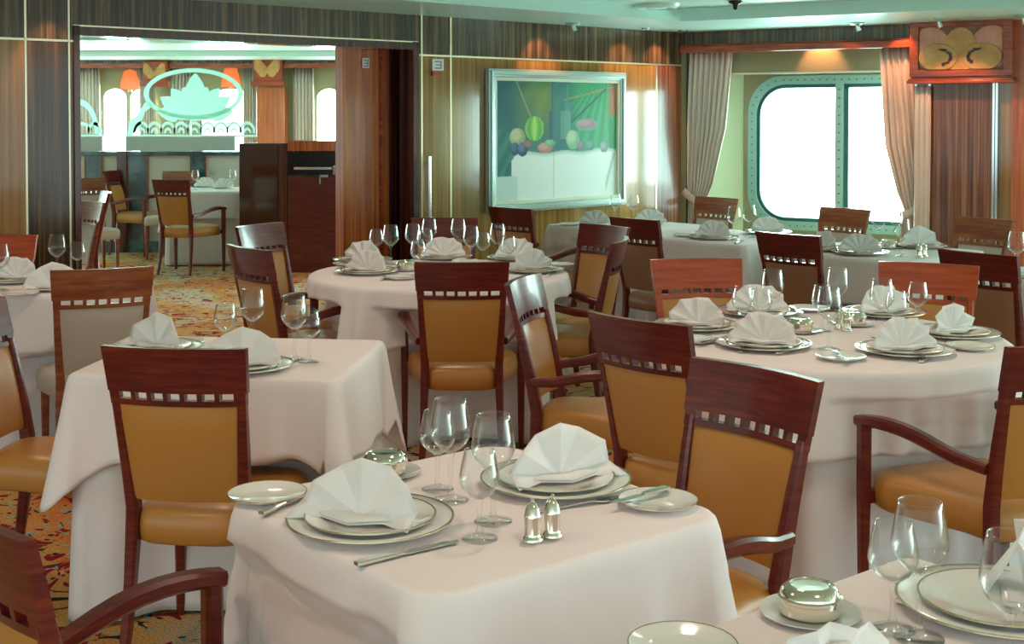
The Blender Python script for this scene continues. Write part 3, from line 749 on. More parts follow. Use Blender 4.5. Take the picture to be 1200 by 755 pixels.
browner = Proto(lambda: make_chair(False, M_WOOD, M_VINYLB, 'dining_chair', 'chair'))
glarech = Proto(lambda: make_chair(False, M_WOODL, M_GLAREV, 'dining_chair', 'chair'))
CH = []
def chair(pr, px, py, fx, fy, label, group, at_=None, fwd=0):
    f = Vector((fx, fy, 0)).normalized()
    p = at(px, py, HT) if at_ is None else Vector((at_[0], at_[1], 0))
    q = p + f*(.325+fwd); q.z = 0
    pr(q, math.atan2(-f.x, f.y), label, group); CH.append((q.x, q.y, f, pr is armchair, .30 if 'left of middle round' in label or 'right picture edge, orange' in label or 'bottom left corner' in label or 'squarely' in label else .11))
gF, gR, gM, gL, gW, gZ = 'chairs at the front table', 'chairs around the right round table', 'chairs around the middle round table', 'chairs at the left tables', 'chairs at the window tables', 'chairs in the room beyond the doorway'
chair(sidechair, 200, 408, .13, .99, 'dark mahogany chair with tan back, facing the left square table', gL)
chair(armchair, 541, 307.5, -.03, 1, 'armchair seen squarely from behind at middle round table', gM)
chair(armchair, 613, 327, .95, -.3, 'armchair seen from its side, white-lit back, between middle and right tables', gR, fwd=-.02)
chair(sidechair, 742, 374, .73, .69, 'curved-back chair just left of the yellow-backed armchair', gR)
chair(armchair, 891, 431, -.78, -.63, 'armchair with yellow back panel facing the front table', gF)
P0 = at(1187, 403, HT)
chair(armchair, 0, 0, -.37, .93, 'armchair at right picture edge, orange seat facing right round table', gR, (P0.x+.155, P0.y+.0))
P0 = at(57, 623, HT)
chair(armchair, 0, 0, .777, .63, 'dark armchair cut off at bottom left corner of photo', gF, (P0.x-.155, P0.y+.10))
chair(sidechair, 0, 0, 1, -.05, 'chair cut by left edge, orange seat tucked beside left square table', gL, (-1.72, 4.12))
chair(glarech, 121, 315, -.4, .92, 'chair with brown glossy top rail at the far left table', gL)
chair(armchair, 286, 290, .77, .64, 'dark curved-back armchair left of middle round table', gM)
chair(sidechair, 301, 263, .88, -.48, 'chair with teal-lit front behind the dark curved-back armchair', gM)
chair(sidechair, 521, 255, .05, -1, 'chair on the far side of middle round table, only top rail visible', gM)
chair(armchair, 595, 243.5, .7, .71, 'dark armchair under the left part of the painting', gW)
chair(sidechair, 712, 264, -.79, -.61, 'tan-backed chair right of middle round table, in front of brown-backed chair', gM)
chair(armchair, 731, 281, -.97, .23, 'armchair seen edge-on with pale-lit back, right of middle round table', gM)
chair(browner, 740, 256, .76, .65, 'brown-backed dark chair facing the corner window table', gW)
chair(redchair, 818, 304.5, .15, -.99, 'bright orange-red chair behind right round table', gR, fwd=-.05)
chair(redchair, 1089, 308.5, -.45, -.89, 'wide red-brown chair at far right of right round table', gR)
chair(browner, 920, 274, .74, .67, 'very dark chair with brown back between the two window tables', gW)
chair(browner, 1142, 296, .8, .6, 'very dark chair with brown back near right picture edge', gW)
chair(glarech, 842, 231.5, -.75, -.65, 'chair behind corner window table beside the curtain', gW)
chair(glarech, 993, 244, -.8, -.6, 'chair in front of the bright window mullion', gW)
chair(glarech, 1157, 256, -.85, -.53, 'chair in front of the wooden column at right', gW)
chair(armchair, 0, 0, .3, .95, 'armchair in full view beyond the doorway, seen from behind', gZ, (-3.18, 12.1))
chair(sidechair, 127, 225, -.9, -.42, 'chair seen from side just inside doorway left', gZ)
chair(glarech, 105, 236, -.6, -.8, 'chair partly hidden by left edge of the doorway, nearest one', gZ)
chair(glarech, 98, 209, .5, -.85, 'small far chair at left doorway edge by teal panel', gZ)
chair(glarech, 0, 0, -.1, -1, 'far chair behind the table beyond the doorway', gZ, (-3.55, 14.0))
chair(armchair, 130, 200, .98, -.2, 'far chair edge-on with orange seat facing the doorway table', gZ)
chair(redchair, 0, 275, .0, -1, 'red chair rail at left picture edge behind far left table', gL)

# ================================================================ TABLES
TZ_ = .74
def perim(shape, a, b_, r, N_):
    """returns list of (x,y,nx,ny,cornerness)"""
    out = []
    if shape == 'round':
        for k in range(N_):
            t = 2*PI*k/N_; out.append((a*math.cos(t), a*math.sin(t), math.cos(t), math.sin(t), 0))
    else:
        per = q = N_//4
        for i, (cx, cy, a0) in enumerate(((a-r, b_-r, 0), (-(a-r), b_-r, 90), (-(a-r), -(b_-r), 180), (a-r, -(b_-r), 270))):
            nc = 12
            for k in range(nc+1):
                t = math.radians(a0+90*k/nc); out.append((cx+r*math.cos(t), cy+r*math.sin(t), math.cos(t), math.sin(t), math.sin(PI*k/nc)))
            nx_ = [(-(a-r), b_-r), (-(a-r), -(b_-r)), (a-r, -(b_-r)), (a-r, b_-r)][i]
            t = math.radians(a0+90); ax, ay = cx+r*math.cos(t), cy+r*math.sin(t); bx_, by_ = nx_[0]+r*math.cos(t), nx_[1]+r*math.sin(t)
            Ls = math.hypot(bx_-ax, by_-ay); ns = max(2, int(Ls/.018))
            for k in range(1, ns):
                w_ = k/ns; e_ = max(0, 1-min(w_, 1-w_)*Ls/.15)
                out.append((ax+(bx_-ax)*w_, ay+(by_-ay)*w_, math.cos(t), math.sin(t), -e_))
    return out
def drape(name, label, cat, c, yaw, shape, a, b_, r, drop, mt, cor=.14, flare=.03, folds=0, famp=.01, z=TZ_, seed=0, group=None, off=0.0):
    rnd = random.Random(seed); P = perim(shape, a+off, b_+off, r, 240)
    N_ = len(P); rows = []
    if shape == 'round': rows += [[(x*q, y*q, 0) for x, y, *_ in P] for q in (.02, .5, .96)]
    else: rows += [[(x*q, y*q, 0) for x, y, *_ in P] for q in (.02, .5, .965)]
    rows.append([(x*.99, y*.99, -.002) for x, y, *_ in P])
    ph = [rnd.random()*6.28 for _ in range(6)]
    n_r = 18; f1, f2 = max(3, folds), folds*2+3
    for k in range(0, n_r+1):
        t = k/n_r; row = []
        for j, (x, y, nx, ny, cn) in enumerate(P):
            th = 2*PI*j/N_
            if shape == 'round':
                w_ = math.sin(f1*th+ph[0])+.6*math.sin(f2*th+ph[1])+.35*math.sin((f1*3+1)*th+ph[2]); dl = drop*(1+.02*math.sin(4*th+ph[3])); of = flare*t+famp*w_*t**.8
            else:
                c_ = max(0, cn); e_ = max(0, -cn)
                w_ = .6*math.sin(9*th+ph[0])+.4*math.sin(17*th+ph[1]); w2 = (1-c_)*(1-e_)
                q_ = (.55+.45*c_**1.5) if c_ > 0 else .55*e_**2; dl = drop+cor*q_; of = flare*t*(1-.7*e_) + q_*q_*cor*.42*t**1.1 + famp*w_*t*w2 - .35*cor*(e_*(1-e_)*4)*t*.5
            if k == 0: row.append((x+nx*.002, y+ny*.002, -.008))
            else: row.append((x+nx*(.006+of), y+ny*(.006+of), -.008-(dl-.008)*t))
        rows.append(row)
    cyw, syw = math.cos(yaw), math.sin(yaw)
    near = [h for h in CH if not (h[2].x > .99 and h[0] < -1.2) and math.hypot(h[0]-c[0], h[1]-c[1]) < a+.75]
    if near:
        for k in range(4, len(rows)):
            t_ = []
            for j, (x, y, nx, ny, cn) in enumerate(P):
                vx, vy, vz = rows[k][j]; zz = z+vz; sft = 0
                if zz < .655:
                    while sft < .30:
                        px_, py_ = vx-nx*sft, vy-ny*sft; wx, wy = c[0]+px_*cyw-py_*syw, c[1]+px_*syw+py_*cyw; inside = False
                        for hx, hy, f, ar, cap in near:
                            if zz > (.655 if ar else .49) or sft > cap: continue
                            dx, dy = wx-hx, wy-hy; ly = dx*f.x+dy*f.y; lx = dx*f.y-dy*f.x
                            if abs(lx) < (.30 if ar else .255) and -.35 < ly < .262: inside = True; break
                        if not inside: break
                        sft += .012
                t_.append(sft+(.018 if cat == 'tablecloth' and name == 'table_skirt' and sft > 0 else 0))
            for _ in range(7): t_ = [max(v, .5*(t_[j-1]+t_[(j+1) % N_])) for j, v in enumerate(t_)]
            for _ in range(6): t_ = [(t_[j-1]+2*v+t_[(j+1) % N_])/4 for j, v in enumerate(t_)]
            for j, (x, y, nx, ny, cn) in enumerate(P):
                vx, vy, vz = rows[k][j]; rows[k][j] = (vx-nx*t_[j], vy-ny*t_[j], vz)
    m = MB(); m.grid(rows, True); m.f.append(tuple(range(N_))); m.m.append(0)
    o = m.build(name, mt, smooth=180, solid=.0025, loc=(c[0], c[1], z)); o.rotation_euler = (0, 0, yaw)
    return tag(o, label, cat, group)
def table(nm, c, yaw, shape, a, b_, skirt=True, drop=.26, cor=.13, folds=0, famp=.006, seed=1, r=.05, flare=.03):
    if skirt: drape('table_skirt', 'long white under-cloth reaching the floor on ' + nm, 'tablecloth', c, yaw, shape, a-.022, b_-.022, r, TZ_-.018, M_SKIRT, .0, .03, 9, .011, TZ_-.006, seed+5, 'floor-length under-cloths')
    drape('tablecloth', 'white top cloth draped over ' + nm, 'tablecloth', c, yaw, shape, a, b_, r, drop, M_CLOTH, cor, flare, folds, famp, TZ_, seed, 'white top cloths')
yw = math.atan2(.63, .777)     # direction of w
ang = lambda x, y: math.atan2(y, x)
table('the front square table', (-.078, 2.515), yw, 'sq', .352, .352, drop=.27, cor=.13, famp=.01, seed=3, r=.075)
table('the left square table', (-.868, 4.10), math.radians(-6), 'sq', .405, .34, drop=.26, cor=.13, famp=.008, seed=4, r=.03)
table('the right round table', (1.075, 4.45), 0, 'round', .605, .605, drop=.27, folds=11, famp=.016, seed=5)
table('the middle round table', (-.35, 6.27), 0, 'round', .62, .62, drop=.27, folds=13, famp=.024, seed=6)
table('the far left table', (-2.2, 5.92), 0, 'sq', .44, .42, drop=.27, famp=.012, seed=7, r=.03)
aw = math.atan2(.66, .75)
table('the corner window table', (1.387, 8.16), aw, 'sq', .40, .40, drop=.26, famp=.01, seed=8, r=.03)
table('the table below the painting', (.80, 9.03), aw, 'sq', .40, .40, drop=.26, famp=.01, seed=9, r=.03)
table('the window table at right', (2.05, 7.33), aw, 'sq', .425, .425, drop=.26, famp=.01, seed=10, r=.03)
table('the table at right picture edge', (2.80, 6.10), 0, 'round', .50, .50, drop=.27, folds=11, famp=.012, seed=11)
table('the bottom right table', (.632, 1.74), yw, 'sq', .355, .355, drop=.27, famp=.01, seed=12, r=.03)
table('the table beyond the doorway', (-3.06, 13.35), .1, 'sq', .42, .40, drop=.27, famp=.012, seed=13, r=.03)

# ================================================================ TABLEWARE
SURF = TZ_ + .0022
def plate_mesh(name, R, h=.016, rim=True):
    def f():
        o = thing(name, 'x', 'plate')
        m = MB(); m.lathe([(0, .002), (R*.55, .002), (R*.60, 0), (R*.62, .002), (R*.98, h-.002), (R, h), (R*.985, h+.0015), (R*.66, .007), (R*.60, .005), (0, .005)], 48); m.build('plate_body', M_PLATE, o, 50)
        m = MB(); m.lathe([(R*.975, h-.0005), (R*1.002, h+.0002), (R*1.0, h+.002), (R*.975, h+.0018)], 48); m.build('gilt_rim', M_GOLD, o, 50)
        return o
    return f
charger = Proto(plate_mesh('charger_plate', .155)); dplate = Proto(plate_mesh('dinner_plate', .122, .014)); bplate = Proto(plate_mesh('bread_plate', .078, .012))
def fan_mesh(pleats, R, tilt, seed, name='folded_napkin'):
    rnd = random.Random(seed); rows = []
    nt = pleats*2; nr = 7
    jit = [1+.05*rnd.uniform(-1, 1) for _ in range(nt+1)]
    for i in range(nr+1):
        r = R*i/nr; row = []
        for j in range(nt+1):
            th = math.radians(-104+208*j/nt); zig = (1 if j % 2 else -1)
            rr = r*jit[j]*(1-.05*(1 if j % 2 else 0)); x = rr*math.sin(th)*1.18; z = rr*math.cos(th)*1.02
            y = zig*(.17*r)*(.55 if pleats > 6 else .8)*(1-.3*i/nr) + .012 - .10*r*math.cos(th)*tilt*-1 - (.02*(1-math.cos(th)) )*r/R
            if z < .004: y -= (.004-z)*.9; z = .004+.002*(j % 2)
            row.append((x, y, z+.002))
        rows.append(row)
    m = MB(); m.grid(rows)
    # folded base layers lying on the plate
    for q, (w_, d_, h_) in enumerate(((R*1.02, .05, .004), (R*.9, .042, .009))):
        m.grid([[(-w_, -.0, h_), (-w_*.5, -.03-q*.004, h_+.004), (0, -.045, h_), (w_*.5, -.03, h_+.004), (w_, 0, h_)], [(-w_*.8, d_, h_), (-w_*.4, d_, h_+.002), (0, d_, h_), (w_*.4, d_, h_), (w_*.8, d_, h_)]])
    # rear support flap
    m.grid([[(-.02, .02, R*.75), (.02, .02, R*.75)], [(-.035, .07, .004), (.035, .07, .004)]])
    o = m.build(name, M_NAP, None, 25, solid=.0018); o['category'] = 'napkin'; return o
fanA = Proto(lambda: fan_mesh(8, .100, .6, 1)); fanB = Proto(lambda: fan_mesh(4, .106, .8, 2)); fanC = Proto(lambda: fan_mesh(6, .098, .5, 3))
def glass_make(name, Rb, Hh, bowl, rim, foot, stem=.0042):
    def f():
        o = thing(name, 'x', 'glass'); n = 28
        m = MB(); m.lathe([(0, 0), (foot, 0), (foot*.98, .0015), (foot*.5, .004), (stem*1.8, .010), (stem, .02)], n); m.build('foot', M_GLASS, o, 180)
        zb = Hh-bowl
        m = MB(); m.lathe([(stem, .02), (stem*.9, zb*.5), (stem*1.1, zb*.85), (stem*2.2, zb)], 14); m.build('stem', M_GLASS, o, 180)
        m = MB(); pts = []
        for k in range(15):
            t = k/14
            if t < .42: r = stem*2.0+(Rb-stem*2.0)*math.sin(t/.42*PI/2)**.72
            else: r = Rb+(rim-Rb)*((t-.42)/.58)**1.25
            pts.append((r, zb+bowl*t))
        inner = [(r-.0014, z+(.002 if i < 3 else 0)) for i, (r, z) in enumerate(pts)]
        m.lathe([(0, zb)]+pts+[(rim-.0007, Hh+.0007)]+inner[::-1]+[(0, zb+.004)], n); m.build('bowl', M_GLASS, o, 180)
        return o
    return f
wineL = Proto(glass_make('wine_glass', .041, .200, .105, .031, .036)); wineS = Proto(glass_make('wine_glass', .037, .160, .088, .027, .033))
def dish_make():
    o = thing('butter_dish', 'x', 'dish')
    m = MB(); m.lathe([(0, .0), (.055, .0), (.075, .008), (.0755, .010), (.055, .004), (0, .004)], 40); m.build('saucer', M_PLATE, o, 50)
    m = MB(); m.lathe([(0, .004), (.042, .004), (.046, .008), (.0455, .026), (.048, .028), (.048, .032), (.045, .034), (.043, .041), (.036, .048), (.030, .0495), (.028, .047), (0, .046)], 40); m.build('silver_lid', M_SILVER, o, 35)
    return o
dish = Proto(dish_make)
def shaker_make():
    o = thing('shaker', 'x', 'shaker')
    m = MB(); m.lathe([(0, 0), (.019, 0), (.0195, .004), (.016, .008), (.0145, .014), (.0145, .042)], 24); m.build('body', M_SILVER, o, 50)
    m = MB(); m.lathe([(.0155, .042), (.0155, .046), (.0145, .048), (.0125, .058), (.007, .067), (.0035, .070), (.004, .075), (0, .079)], 24); m.build('cap', M_SILVER, o, 50)
    return o
shaker = Proto(shaker_make)
def knife_make(Lk=.21):
    def f():
        o = thing('table_knife', 'x', 'knife'); h = Lk*.45
        m = MB(); m.sweep([(0, y, .005) for y in (-Lk/2, -Lk/2+.01, -Lk/2+h*.6, -Lk/2+h)], [.013, .017, .014, .010], [.006, .008, .007, .005]); m.build('handle', M_STEEL, o, 40)
        y0_ = -Lk/2+h; m = MB(); m.prism([(-.005, y0_), (-.011, y0_+.02), (-.011, Lk/2-.03), (-.002, Lk/2), (.006, Lk/2-.01), (.007, y0_+.01), (.004, y0_)], .003, .0045); m.build('blade', M_STEEL, o, 40)
        return o
    return f
knife = Proto(knife_make()); bknife = Proto(knife_make(.16))
def fork_make():
    o = thing('table_fork', 'x', 'fork')
    m = MB(); m.sweep([(0, -.10, .003), (0, -.06, .004), (0, .0, .005), (0, .035, .006)], [.013, .010, .005, .006], [.003, .003, .003, .003]); m.build('handle', M_STEEL, o, 40)
    m = MB(); m.prism([(-.004, .033), (-.012, .05), (-.012, .06), (.012, .06), (.012, .05), (.004, .033)], .003, .006)
    for k in range(4): m.box(-.012+.0070*k, -.009+.0070*k, .058, .095, .002, .0045)
    m.build('tines', M_STEEL, o, 40)
    return o
fork = Proto(fork_make)
def put(pr, px, py, label, group, rz=0, dz=0):
    p = at(px, py, SURF+dz); return pr(p, rz, label, group)
def setting(px, py, nap, face, lab, charg=True, nz=None, plate=True, ox=0, oy=0):
    """charger + plate + napkin fan; face = direction (x,y) the fan front faces"""
    p = at(px, py, SURF+.004); z = SURF
    if charg: charger((p.x, p.y, z), 0, 'large gilt-rimmed charger plate, ' + lab, 'charger plates'); z += .0065
    if plate: dplate((p.x, p.y, z), 0, 'smaller dinner plate stacked under napkin, ' + lab, 'dinner plates'); z += .0055
    if nap:
        a = math.atan2(face[0], -face[1])
        nap((p.x+ox, p.y+oy, z), a, 'white folded napkin, ' + lab, 'folded napkins')
W = (.777, .63); U = (-.63, .777)
# front table
setting(434, 613, fanB, (-.35, -.94), 'front table left place', ox=-.02, oy=-.01)
setting(651, 566, fanB, (.45, -.89), 'front table right place', ox=.015)
put(bplate, 313, 584, 'bread plate near left corner of front table', 'bread plates')
put(bplate, 771, 592, 'bread plate near right corner of front table', 'bread plates')
put(dish, 451, 556, 'round silver butter dish on saucer, front table far left', 'butter dishes')
put(shaker, 624, 634, 'silver shaker, left of the pair on front table', 'shakers')
put(shaker, 647, 629, 'silver shaker, right of the pair on front table', 'shakers')
put(wineL, 528, 586, 'tall wine glass, back left of the four on front table', 'glasses on the front table')
put(wineL, 578, 611, 'tall wine glass, right rear of the four on front table', 'glasses on the front table')
put(wineS, 513, 573, 'small wine glass behind the tall left one on front table', 'glasses on the front table')
put(wineS, 562, 631, 'small wine glass nearest the shakers on front table', 'glasses on the front table')
def along(pr, xa, ya, xb, yb, label, group, dz=0):
    a, b_ = at(xa, ya, SURF+dz), at(xb, yb, SURF+dz); c = (a+b_)/2; d = b_-a
    return pr(c, math.atan2(-d.x, d.y), label, group)
along(knife, 422, 663, 534, 637, 'dinner knife in front of the left charger, front table', 'knives')
along(bknife, 783, 574, 715, 592, 'butter knife resting across right bread plate of front table', 'knives', .013)
along(bknife, 302, 606, 368, 577, 'butter knife beside left bread plate of front table', 'knives', .004)
along(fork, 655, 597, 703, 589, 'fork half under right charger of front table', 'forks')
# left square table
setting(180, 410, fanB, (-.55, -.85), 'left square table, standing upright at left')
setting(283, 431, fanB, (.1, -1), 'left square table, behind the dark mahogany chair')
put(wineS, 264, 414, 'small glass left of the three on left square table', 'glasses on the left square table')
put(wineL, 296, 411, 'tall glass behind napkin of left square table', 'glasses on the left square table')
put(wineL, 345, 421, 'tall glass right of napkin on left square table', 'glasses on the left square table')
put(wineS, 362, 424, 'small glass rightmost on left square table', 'glasses on the left square table')
put(bplate, 213, 405, 'bread plate between the napkins of left square table', 'bread plates')
along(knife, 316, 438, 352, 420, 'knife near right front edge of left square table', 'knives')
# right round table: six places
RC = Vector((1.075, 4.45))
for px, py, nm_, fn in ((895, 405, 'right round table, front left place', fanA), (1060, 412, 'right round table, front right place', fanA), (816, 383, 'right round table, leftmost place', fanC), (1118, 392, 'right round table, rightmost place', fanC), (888, 367, 'right round table, rear left place', fanA), (1036, 368, 'right round table, rear right place', fanA)):
    p = at(px, py, SURF); v = Vector((p.x, p.y))-RC
    f_ = (v.x, v.y)
    setting(px, py, fn, (v.x*.7, -max(.4, abs(v.y))), nm_)
put(bplate, 985, 421, 'bread plate between the front places of right round table', 'bread plates')
put(bplate, 812, 401, 'bread plate at left edge of right round table', 'bread plates')
put(bplate, 1137, 409, 'bread plate at right edge of right round table', 'bread plates')
put(bplate, 948, 364, 'bread plate at rear edge of right round table', 'bread plates')
put(dish, 937, 389, 'silver butter dish left of centre on right round table', 'butter dishes')
put(dish, 1000, 381, 'silver butter dish right of centre on right round table', 'butter dishes')
put(shaker, 984, 386, 'left silver shaker on right round table', 'shakers'); put(shaker, 992, 388, 'right silver shaker on right round table', 'shakers')
for px, py, pr, l in ((971, 409, wineL, 'foremost tall glass in the middle of right round table'), (963, 388, wineS, 'small glass left of middle cluster on right round table'), (981, 378, wineL, 'tall glass behind middle cluster on right round table'), (1033, 396, wineL, 'tall glass before rear right napkin of right round table'), (1050, 396, wineS, 'small glass before rear right napkin of right round table'), (1075, 383, wineS, 'small glass right of rear right napkin, right round table'), (870, 389, wineS, 'small glass before rear left napkin of right round table'), (905, 381, wineL, 'tall glass right of rear left napkin, right round table'), (892, 392, wineS, 'small glass right before rear left napkin, right round table')):
    put(pr, px, py, l, 'glasses on the right round table')
along(knife, 915, 415, 945, 407, 'knife right of front left charger, right round table', 'knives')
along(knife, 1080, 425, 1098, 414, 'knife right of front right charger, right round table', 'knives')
along(bknife, 978, 414, 992, 424, 'butter knife on bread plate between front places, right round table', 'knives', .014)
along(bknife, 822, 402, 845, 396, 'butter knife by left edge bread plate of right round table', 'knives', .014)
along(bknife, 926, 361, 940, 368, 'butter knife on rear bread plate of right round table', 'knives', .014)
along(fork, 868, 413, 878, 402, 'fork left of front left charger, right round table', 'forks')
# middle round table
RC = Vector((-.35, 6.27))
for px, py, nm_, fn in ((430, 319, 'middle round table, front left place', fanA), (425, 306, 'middle round table, leftmost place', fanC), (520, 302, 'middle round table, rear place', fanA), (605, 303, 'middle round table, rear right place', fanA), (624, 317, 'middle round table, right place', fanC), (545, 331, 'middle round table, hidden behind armchair back', fanA)):
    p = at(px, py, SURF); v = Vector((p.x, p.y))-RC
    setting(px, py, fn, (v.x*.6, -max(.4, abs(v.y))), nm_)
put(bplate, 470, 327, 'bread plate at front edge of middle round table', 'bread plates')
put(bplate, 408, 311, 'bread plate at left edge of middle round table', 'bread plates')
put(bplate, 655, 312, 'bread plate at right edge of middle round table', 'bread plates')
put(dish, 475, 317, 'butter dish on the middle round table', 'butter dishes')
for px, py, pr, l in ((441, 305, wineS, 'small glass behind left napkins of middle round table'), (458, 310, wineL, 'leftmost tall glass of middle round table'), (484, 308, wineL, 'tall glass left of rear napkin, middle round table'), (498, 316, wineL, 'foremost tall glass of middle round table'), (503, 300, wineL, 'tall glass behind rear napkin left, middle round table'), (537, 300, wineL, 'tall glass behind rear napkin right, middle round table'), (552, 312, wineL, 'tall glass above armchair rail, middle round table'), (583, 308, wineL, 'tall glass left of rear right napkin, middle round table'), (566, 310, wineS, 'small glass between two tall ones, middle round table'), (596, 315, wineS, 'small glass by right napkins, middle round table'), (490, 322, wineS, 'small glass left of armchair rail, middle round table')):
    put(pr, px, py, l, 'glasses on the middle round table')
along(knife, 446, 330, 456, 322, 'knife right of front left charger, middle round table', 'knives')
along(knife, 640, 325, 652, 318, 'knife right of right charger, middle round table', 'knives')
# far left table
setting(18, 329, fanA, (-.2, -1), 'far left table, left place')
setting(62, 338, fanB, (.5, -.9), 'far left table, right place', charg=False)
put(wineL, 67, 325, 'tall glass nearest doorway on far left table', 'glasses on the far left table')
put(wineS, 91, 323, 'small glass beside tall one on far left table', 'glasses on the far left table')
put(wineL, 0, 340, 'tall glass at left picture edge on far left table', 'glasses on the far left table')
put(bplate, 24, 346, 'bread plate at front edge of far left table', 'bread plates')
# window tables
setting(836, 279, fanA, (-.5, -.86), 'corner window table, front place')
setting(899, 273, fanC, (.2, -.98), 'corner window table, right place')
put(wineL, 860, 281, 'tall glass right of front napkin, corner window table', 'glasses on the window tables')
put(wineL, 878, 278, 'tall glass left of right napkin, corner window table', 'glasses on the window tables')
put(bplate, 803, 277, 'bread plate at left of corner window table', 'bread plates')
along(knife, 858, 287, 874, 281, 'knife near front corner of corner window table', 'knives')
setting(762, 262, fanA, (.1, -1), 'table below the painting, right place', charg=False)
setting(697, 263, fanC, (-.4, -.9), 'table below the painting, left place', charg=False)
put(wineL, 742, 262, 'right tall glass on the table below the painting', 'glasses on the window tables')
put(wineL, 721, 260, 'left tall glass on the table below the painting', 'glasses on the window tables')
put(bplate, 668, 264, 'bread plate at left end of the table below the painting', 'bread plates')
setting(1008, 297, fanA, (-.3, -1), 'window table at right, front place')
setting(1078, 289, fanB, (.3, -1), 'window table at right, right place')
setting(965, 292, fanC, (-.9, -.4), 'window table at right, left place')
for px, py, l in ((1057, 300, 'front tall glass on window table at right'), (1050, 284, 'rear tall glass on window table at right'), (1030, 287, 'left rear tall glass on window table at right')):
    put(wineL, px, py, l, 'glasses on the window tables')
put(shaker, 1077, 302, 'left dark shaker on window table at right', 'shakers'); put(shaker, 1083, 301, 'right dark shaker on window table at right', 'shakers')
put(dish, 1042, 291, 'butter dish on window table at right', 'butter dishes')
put(wineL, 1191, 321, 'glass at right picture edge on the right edge table', 'glasses on the window tables')
put(bplate, 1197, 325, 'plate at right picture edge on the right edge table', 'bread plates')
# table beyond the doorway
for px, py, l in ((240, 219, 'beyond the doorway, left place'), (262, 220.5, 'beyond the doorway, right place')):
    setting(px, py, fanA, (-.2, -1), l, charg=False)
for px, py, l in ((229, 222.5, 'left glass on the table beyond the doorway'), (250, 216, 'middle glass on the table beyond the doorway'), (273, 222, 'right glass on the table beyond the doorway')):
    put(wineL, px, py, l, 'glasses beyond the doorway')
# bottom right table
setting(1172, 712, fanB, (.9, -.3), 'bottom right table, right place', ox=.07, oy=.045)
put(dish, 949, 722, 'large silver butter dish on bottom right table', 'butter dishes')
put(wineL, 1077, 748, 'taller rear wine glass of the left pair, bottom right table', 'glasses on the bottom right table')
put(wineS, 1046, 738, 'shorter front wine glass of the left pair, bottom right table', 'glasses on the bottom right table')
put(wineL, 1183, 800, 'wine glass cut by right edge, bottom right table', 'glasses on the bottom right table')
along(knife, 1055, 708, 1139, 674, 'knife behind the charger on bottom right table', 'knives')
put(bplate, 800, 764, 'plate cut by bottom edge on bottom right table', 'bread plates')
p = at(968, 812, SURF); fanC((p.x, p.y, SURF), PI+.4, 'white folded napkin cut by bottom edge before butter dish', 'folded napkins')

# ================================================================ LIGHT
w = bpy.data.worlds.new('world'); bpy.context.scene.world = w; w.use_nodes = True
wn, wl = w.node_tree.nodes, w.node_tree.links
bg = wn['Background']; bg.inputs[0].default_value = (.80, 1.0, .97, 1)
wt = wn.new('ShaderNodeTexCoord'); wd = wn.new('ShaderNodeVectorMath'); wd.operation = 'DOT_PRODUCT'; wd.inputs[1].default_value = (.30, .95, 0)
wm = wn.new('ShaderNodeMapRange'); wm.interpolation_type = 'SMOOTHSTEP'; wm.inputs[1].default_value = -.1; wm.inputs[2].default_value = .75; wm.inputs[3].default_value = 1.2; wm.inputs[4].default_value = 8.0
wl.new(wt.outputs['Generated'], wd.inputs[0]); wl.new(wd.outputs['Value'], wm.inputs[0]); wl.new(wm.outputs[0], bg.inputs[1])
def light(kind, name, loc, e, col, rot=(0, 0, 0), **kw):
    l = bpy.data.lights.new(name, kind); l.energy = e; l.color = col
    for k, v in kw.items(): setattr(l, k, v)
    o = bpy.data.objects.new(name, l); C.objects.link(o); o.location = loc; o.rotation_euler = rot; return o
def aim(o, tgt):
    o.rotation_euler = (Vector(tgt)-Vector(o.location)).to_track_quat('-Z', 'Y').to_euler()
WARM = (1, .62, .34); WW = (1, .71, .57)
# daylight entering through the window bays
for i, off in enumerate((0, B2, B3)):
    c = TW(Vector((off+(s_w0+s_w1)/2, REC-.25, 1.45)))
    o = light('AREA', 'window_daylight', c, 55, (.66, 1, .95), shape='RECTANGLE', size=s_w1-s_w0, size_y=1.2); aim(o, c+nw)
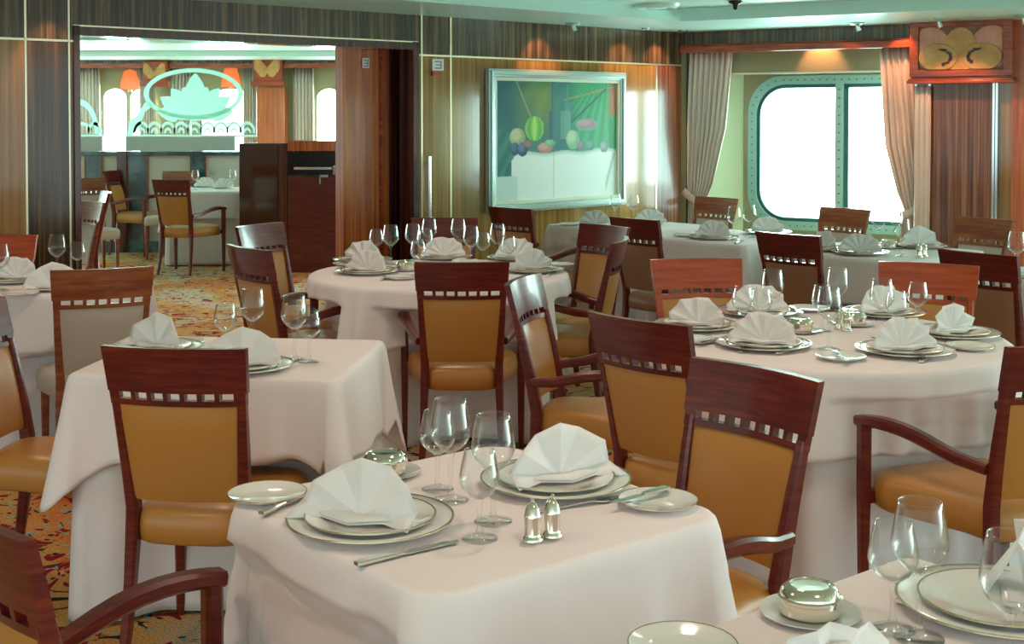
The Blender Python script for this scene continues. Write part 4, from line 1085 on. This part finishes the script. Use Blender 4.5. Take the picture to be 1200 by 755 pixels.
# ceiling downlights over the room
for x, y, e in ((-1.5, 2.2, 26), (.3, 2.9, 22), (-1.0, 4.6, 22), (1.1, 4.3, 24), (-.4, 6.3, 24), (-2.4, 5.6, 18), (1.5, 7.6, 8), (.9, 1.3, 14), (-3.0, 9.6, 50), (-3.4, 12.3, 70), (-3.8, 15.2, 30)):
    o = light('SPOT', 'downlight_lamp', (x, y, ZC+.06), e*1.0, WW, shadow_soft_size=.08, spot_size=math.radians(130), spot_blend=.6)
o = light('AREA', 'window_daylight', (-4.6, YF+.35, 1.3), 260, (.7, 1, .95), shape='RECTANGLE', size=6.5, size_y=1.4); aim(o, (-4.6, 0, 1.3))
# accent lights washing the walls
for px, e in ((630, 7), (727, 6), (768, 9), (350, 0)):
    if e:
        s_ = s1(px); p = T1(Vector((s_, .22, ZC-.01))); o = light('SPOT', 'wall_wash_lamp', p, e*1.6, (1, .42, .2), shadow_soft_size=.02, spot_size=math.radians(70), spot_blend=.5); aim(o, T1(Vector((s_, 0, ZC-.35))))
for px, off, e in ((952, -.12, 10), (1060, .2, 8), (1130, .6, 14), (1000, .25, 4)):
    s_ = sw(px); p = TW(Vector((s_, off, ZC-.01))); o = light('SPOT', 'wall_wash_lamp', p, e*1.3, (1, .42, .2), shadow_soft_size=.02, spot_size=math.radians(80), spot_blend=.5); aim(o, TW(Vector((s_, off-.22, ZC-.5))))
p = T1(Vector((s1(57), .22, ZC-.01))); o = light('SPOT', 'wall_wash_lamp', p, 9, (1, .5, .2), shadow_soft_size=.02, spot_size=math.radians(60), spot_blend=.6); aim(o, T1(Vector((s1(57), 0, ZC-.45))))

sc = bpy.context.scene
sc.view_settings.view_transform = 'Standard'; sc.view_settings.look = 'None'; sc.view_settings.exposure = .42; sc.view_settings.gamma = 1
sc.view_settings.use_curve_mapping = False
sc.cycles.max_bounces = 8; sc.cycles.transparent_max_bounces = 40; sc.cycles.caustics_reflective = False; sc.cycles.caustics_refractive = False
sc.cycles.use_denoising = True
sc.cycles.sample_clamp_indirect = 8
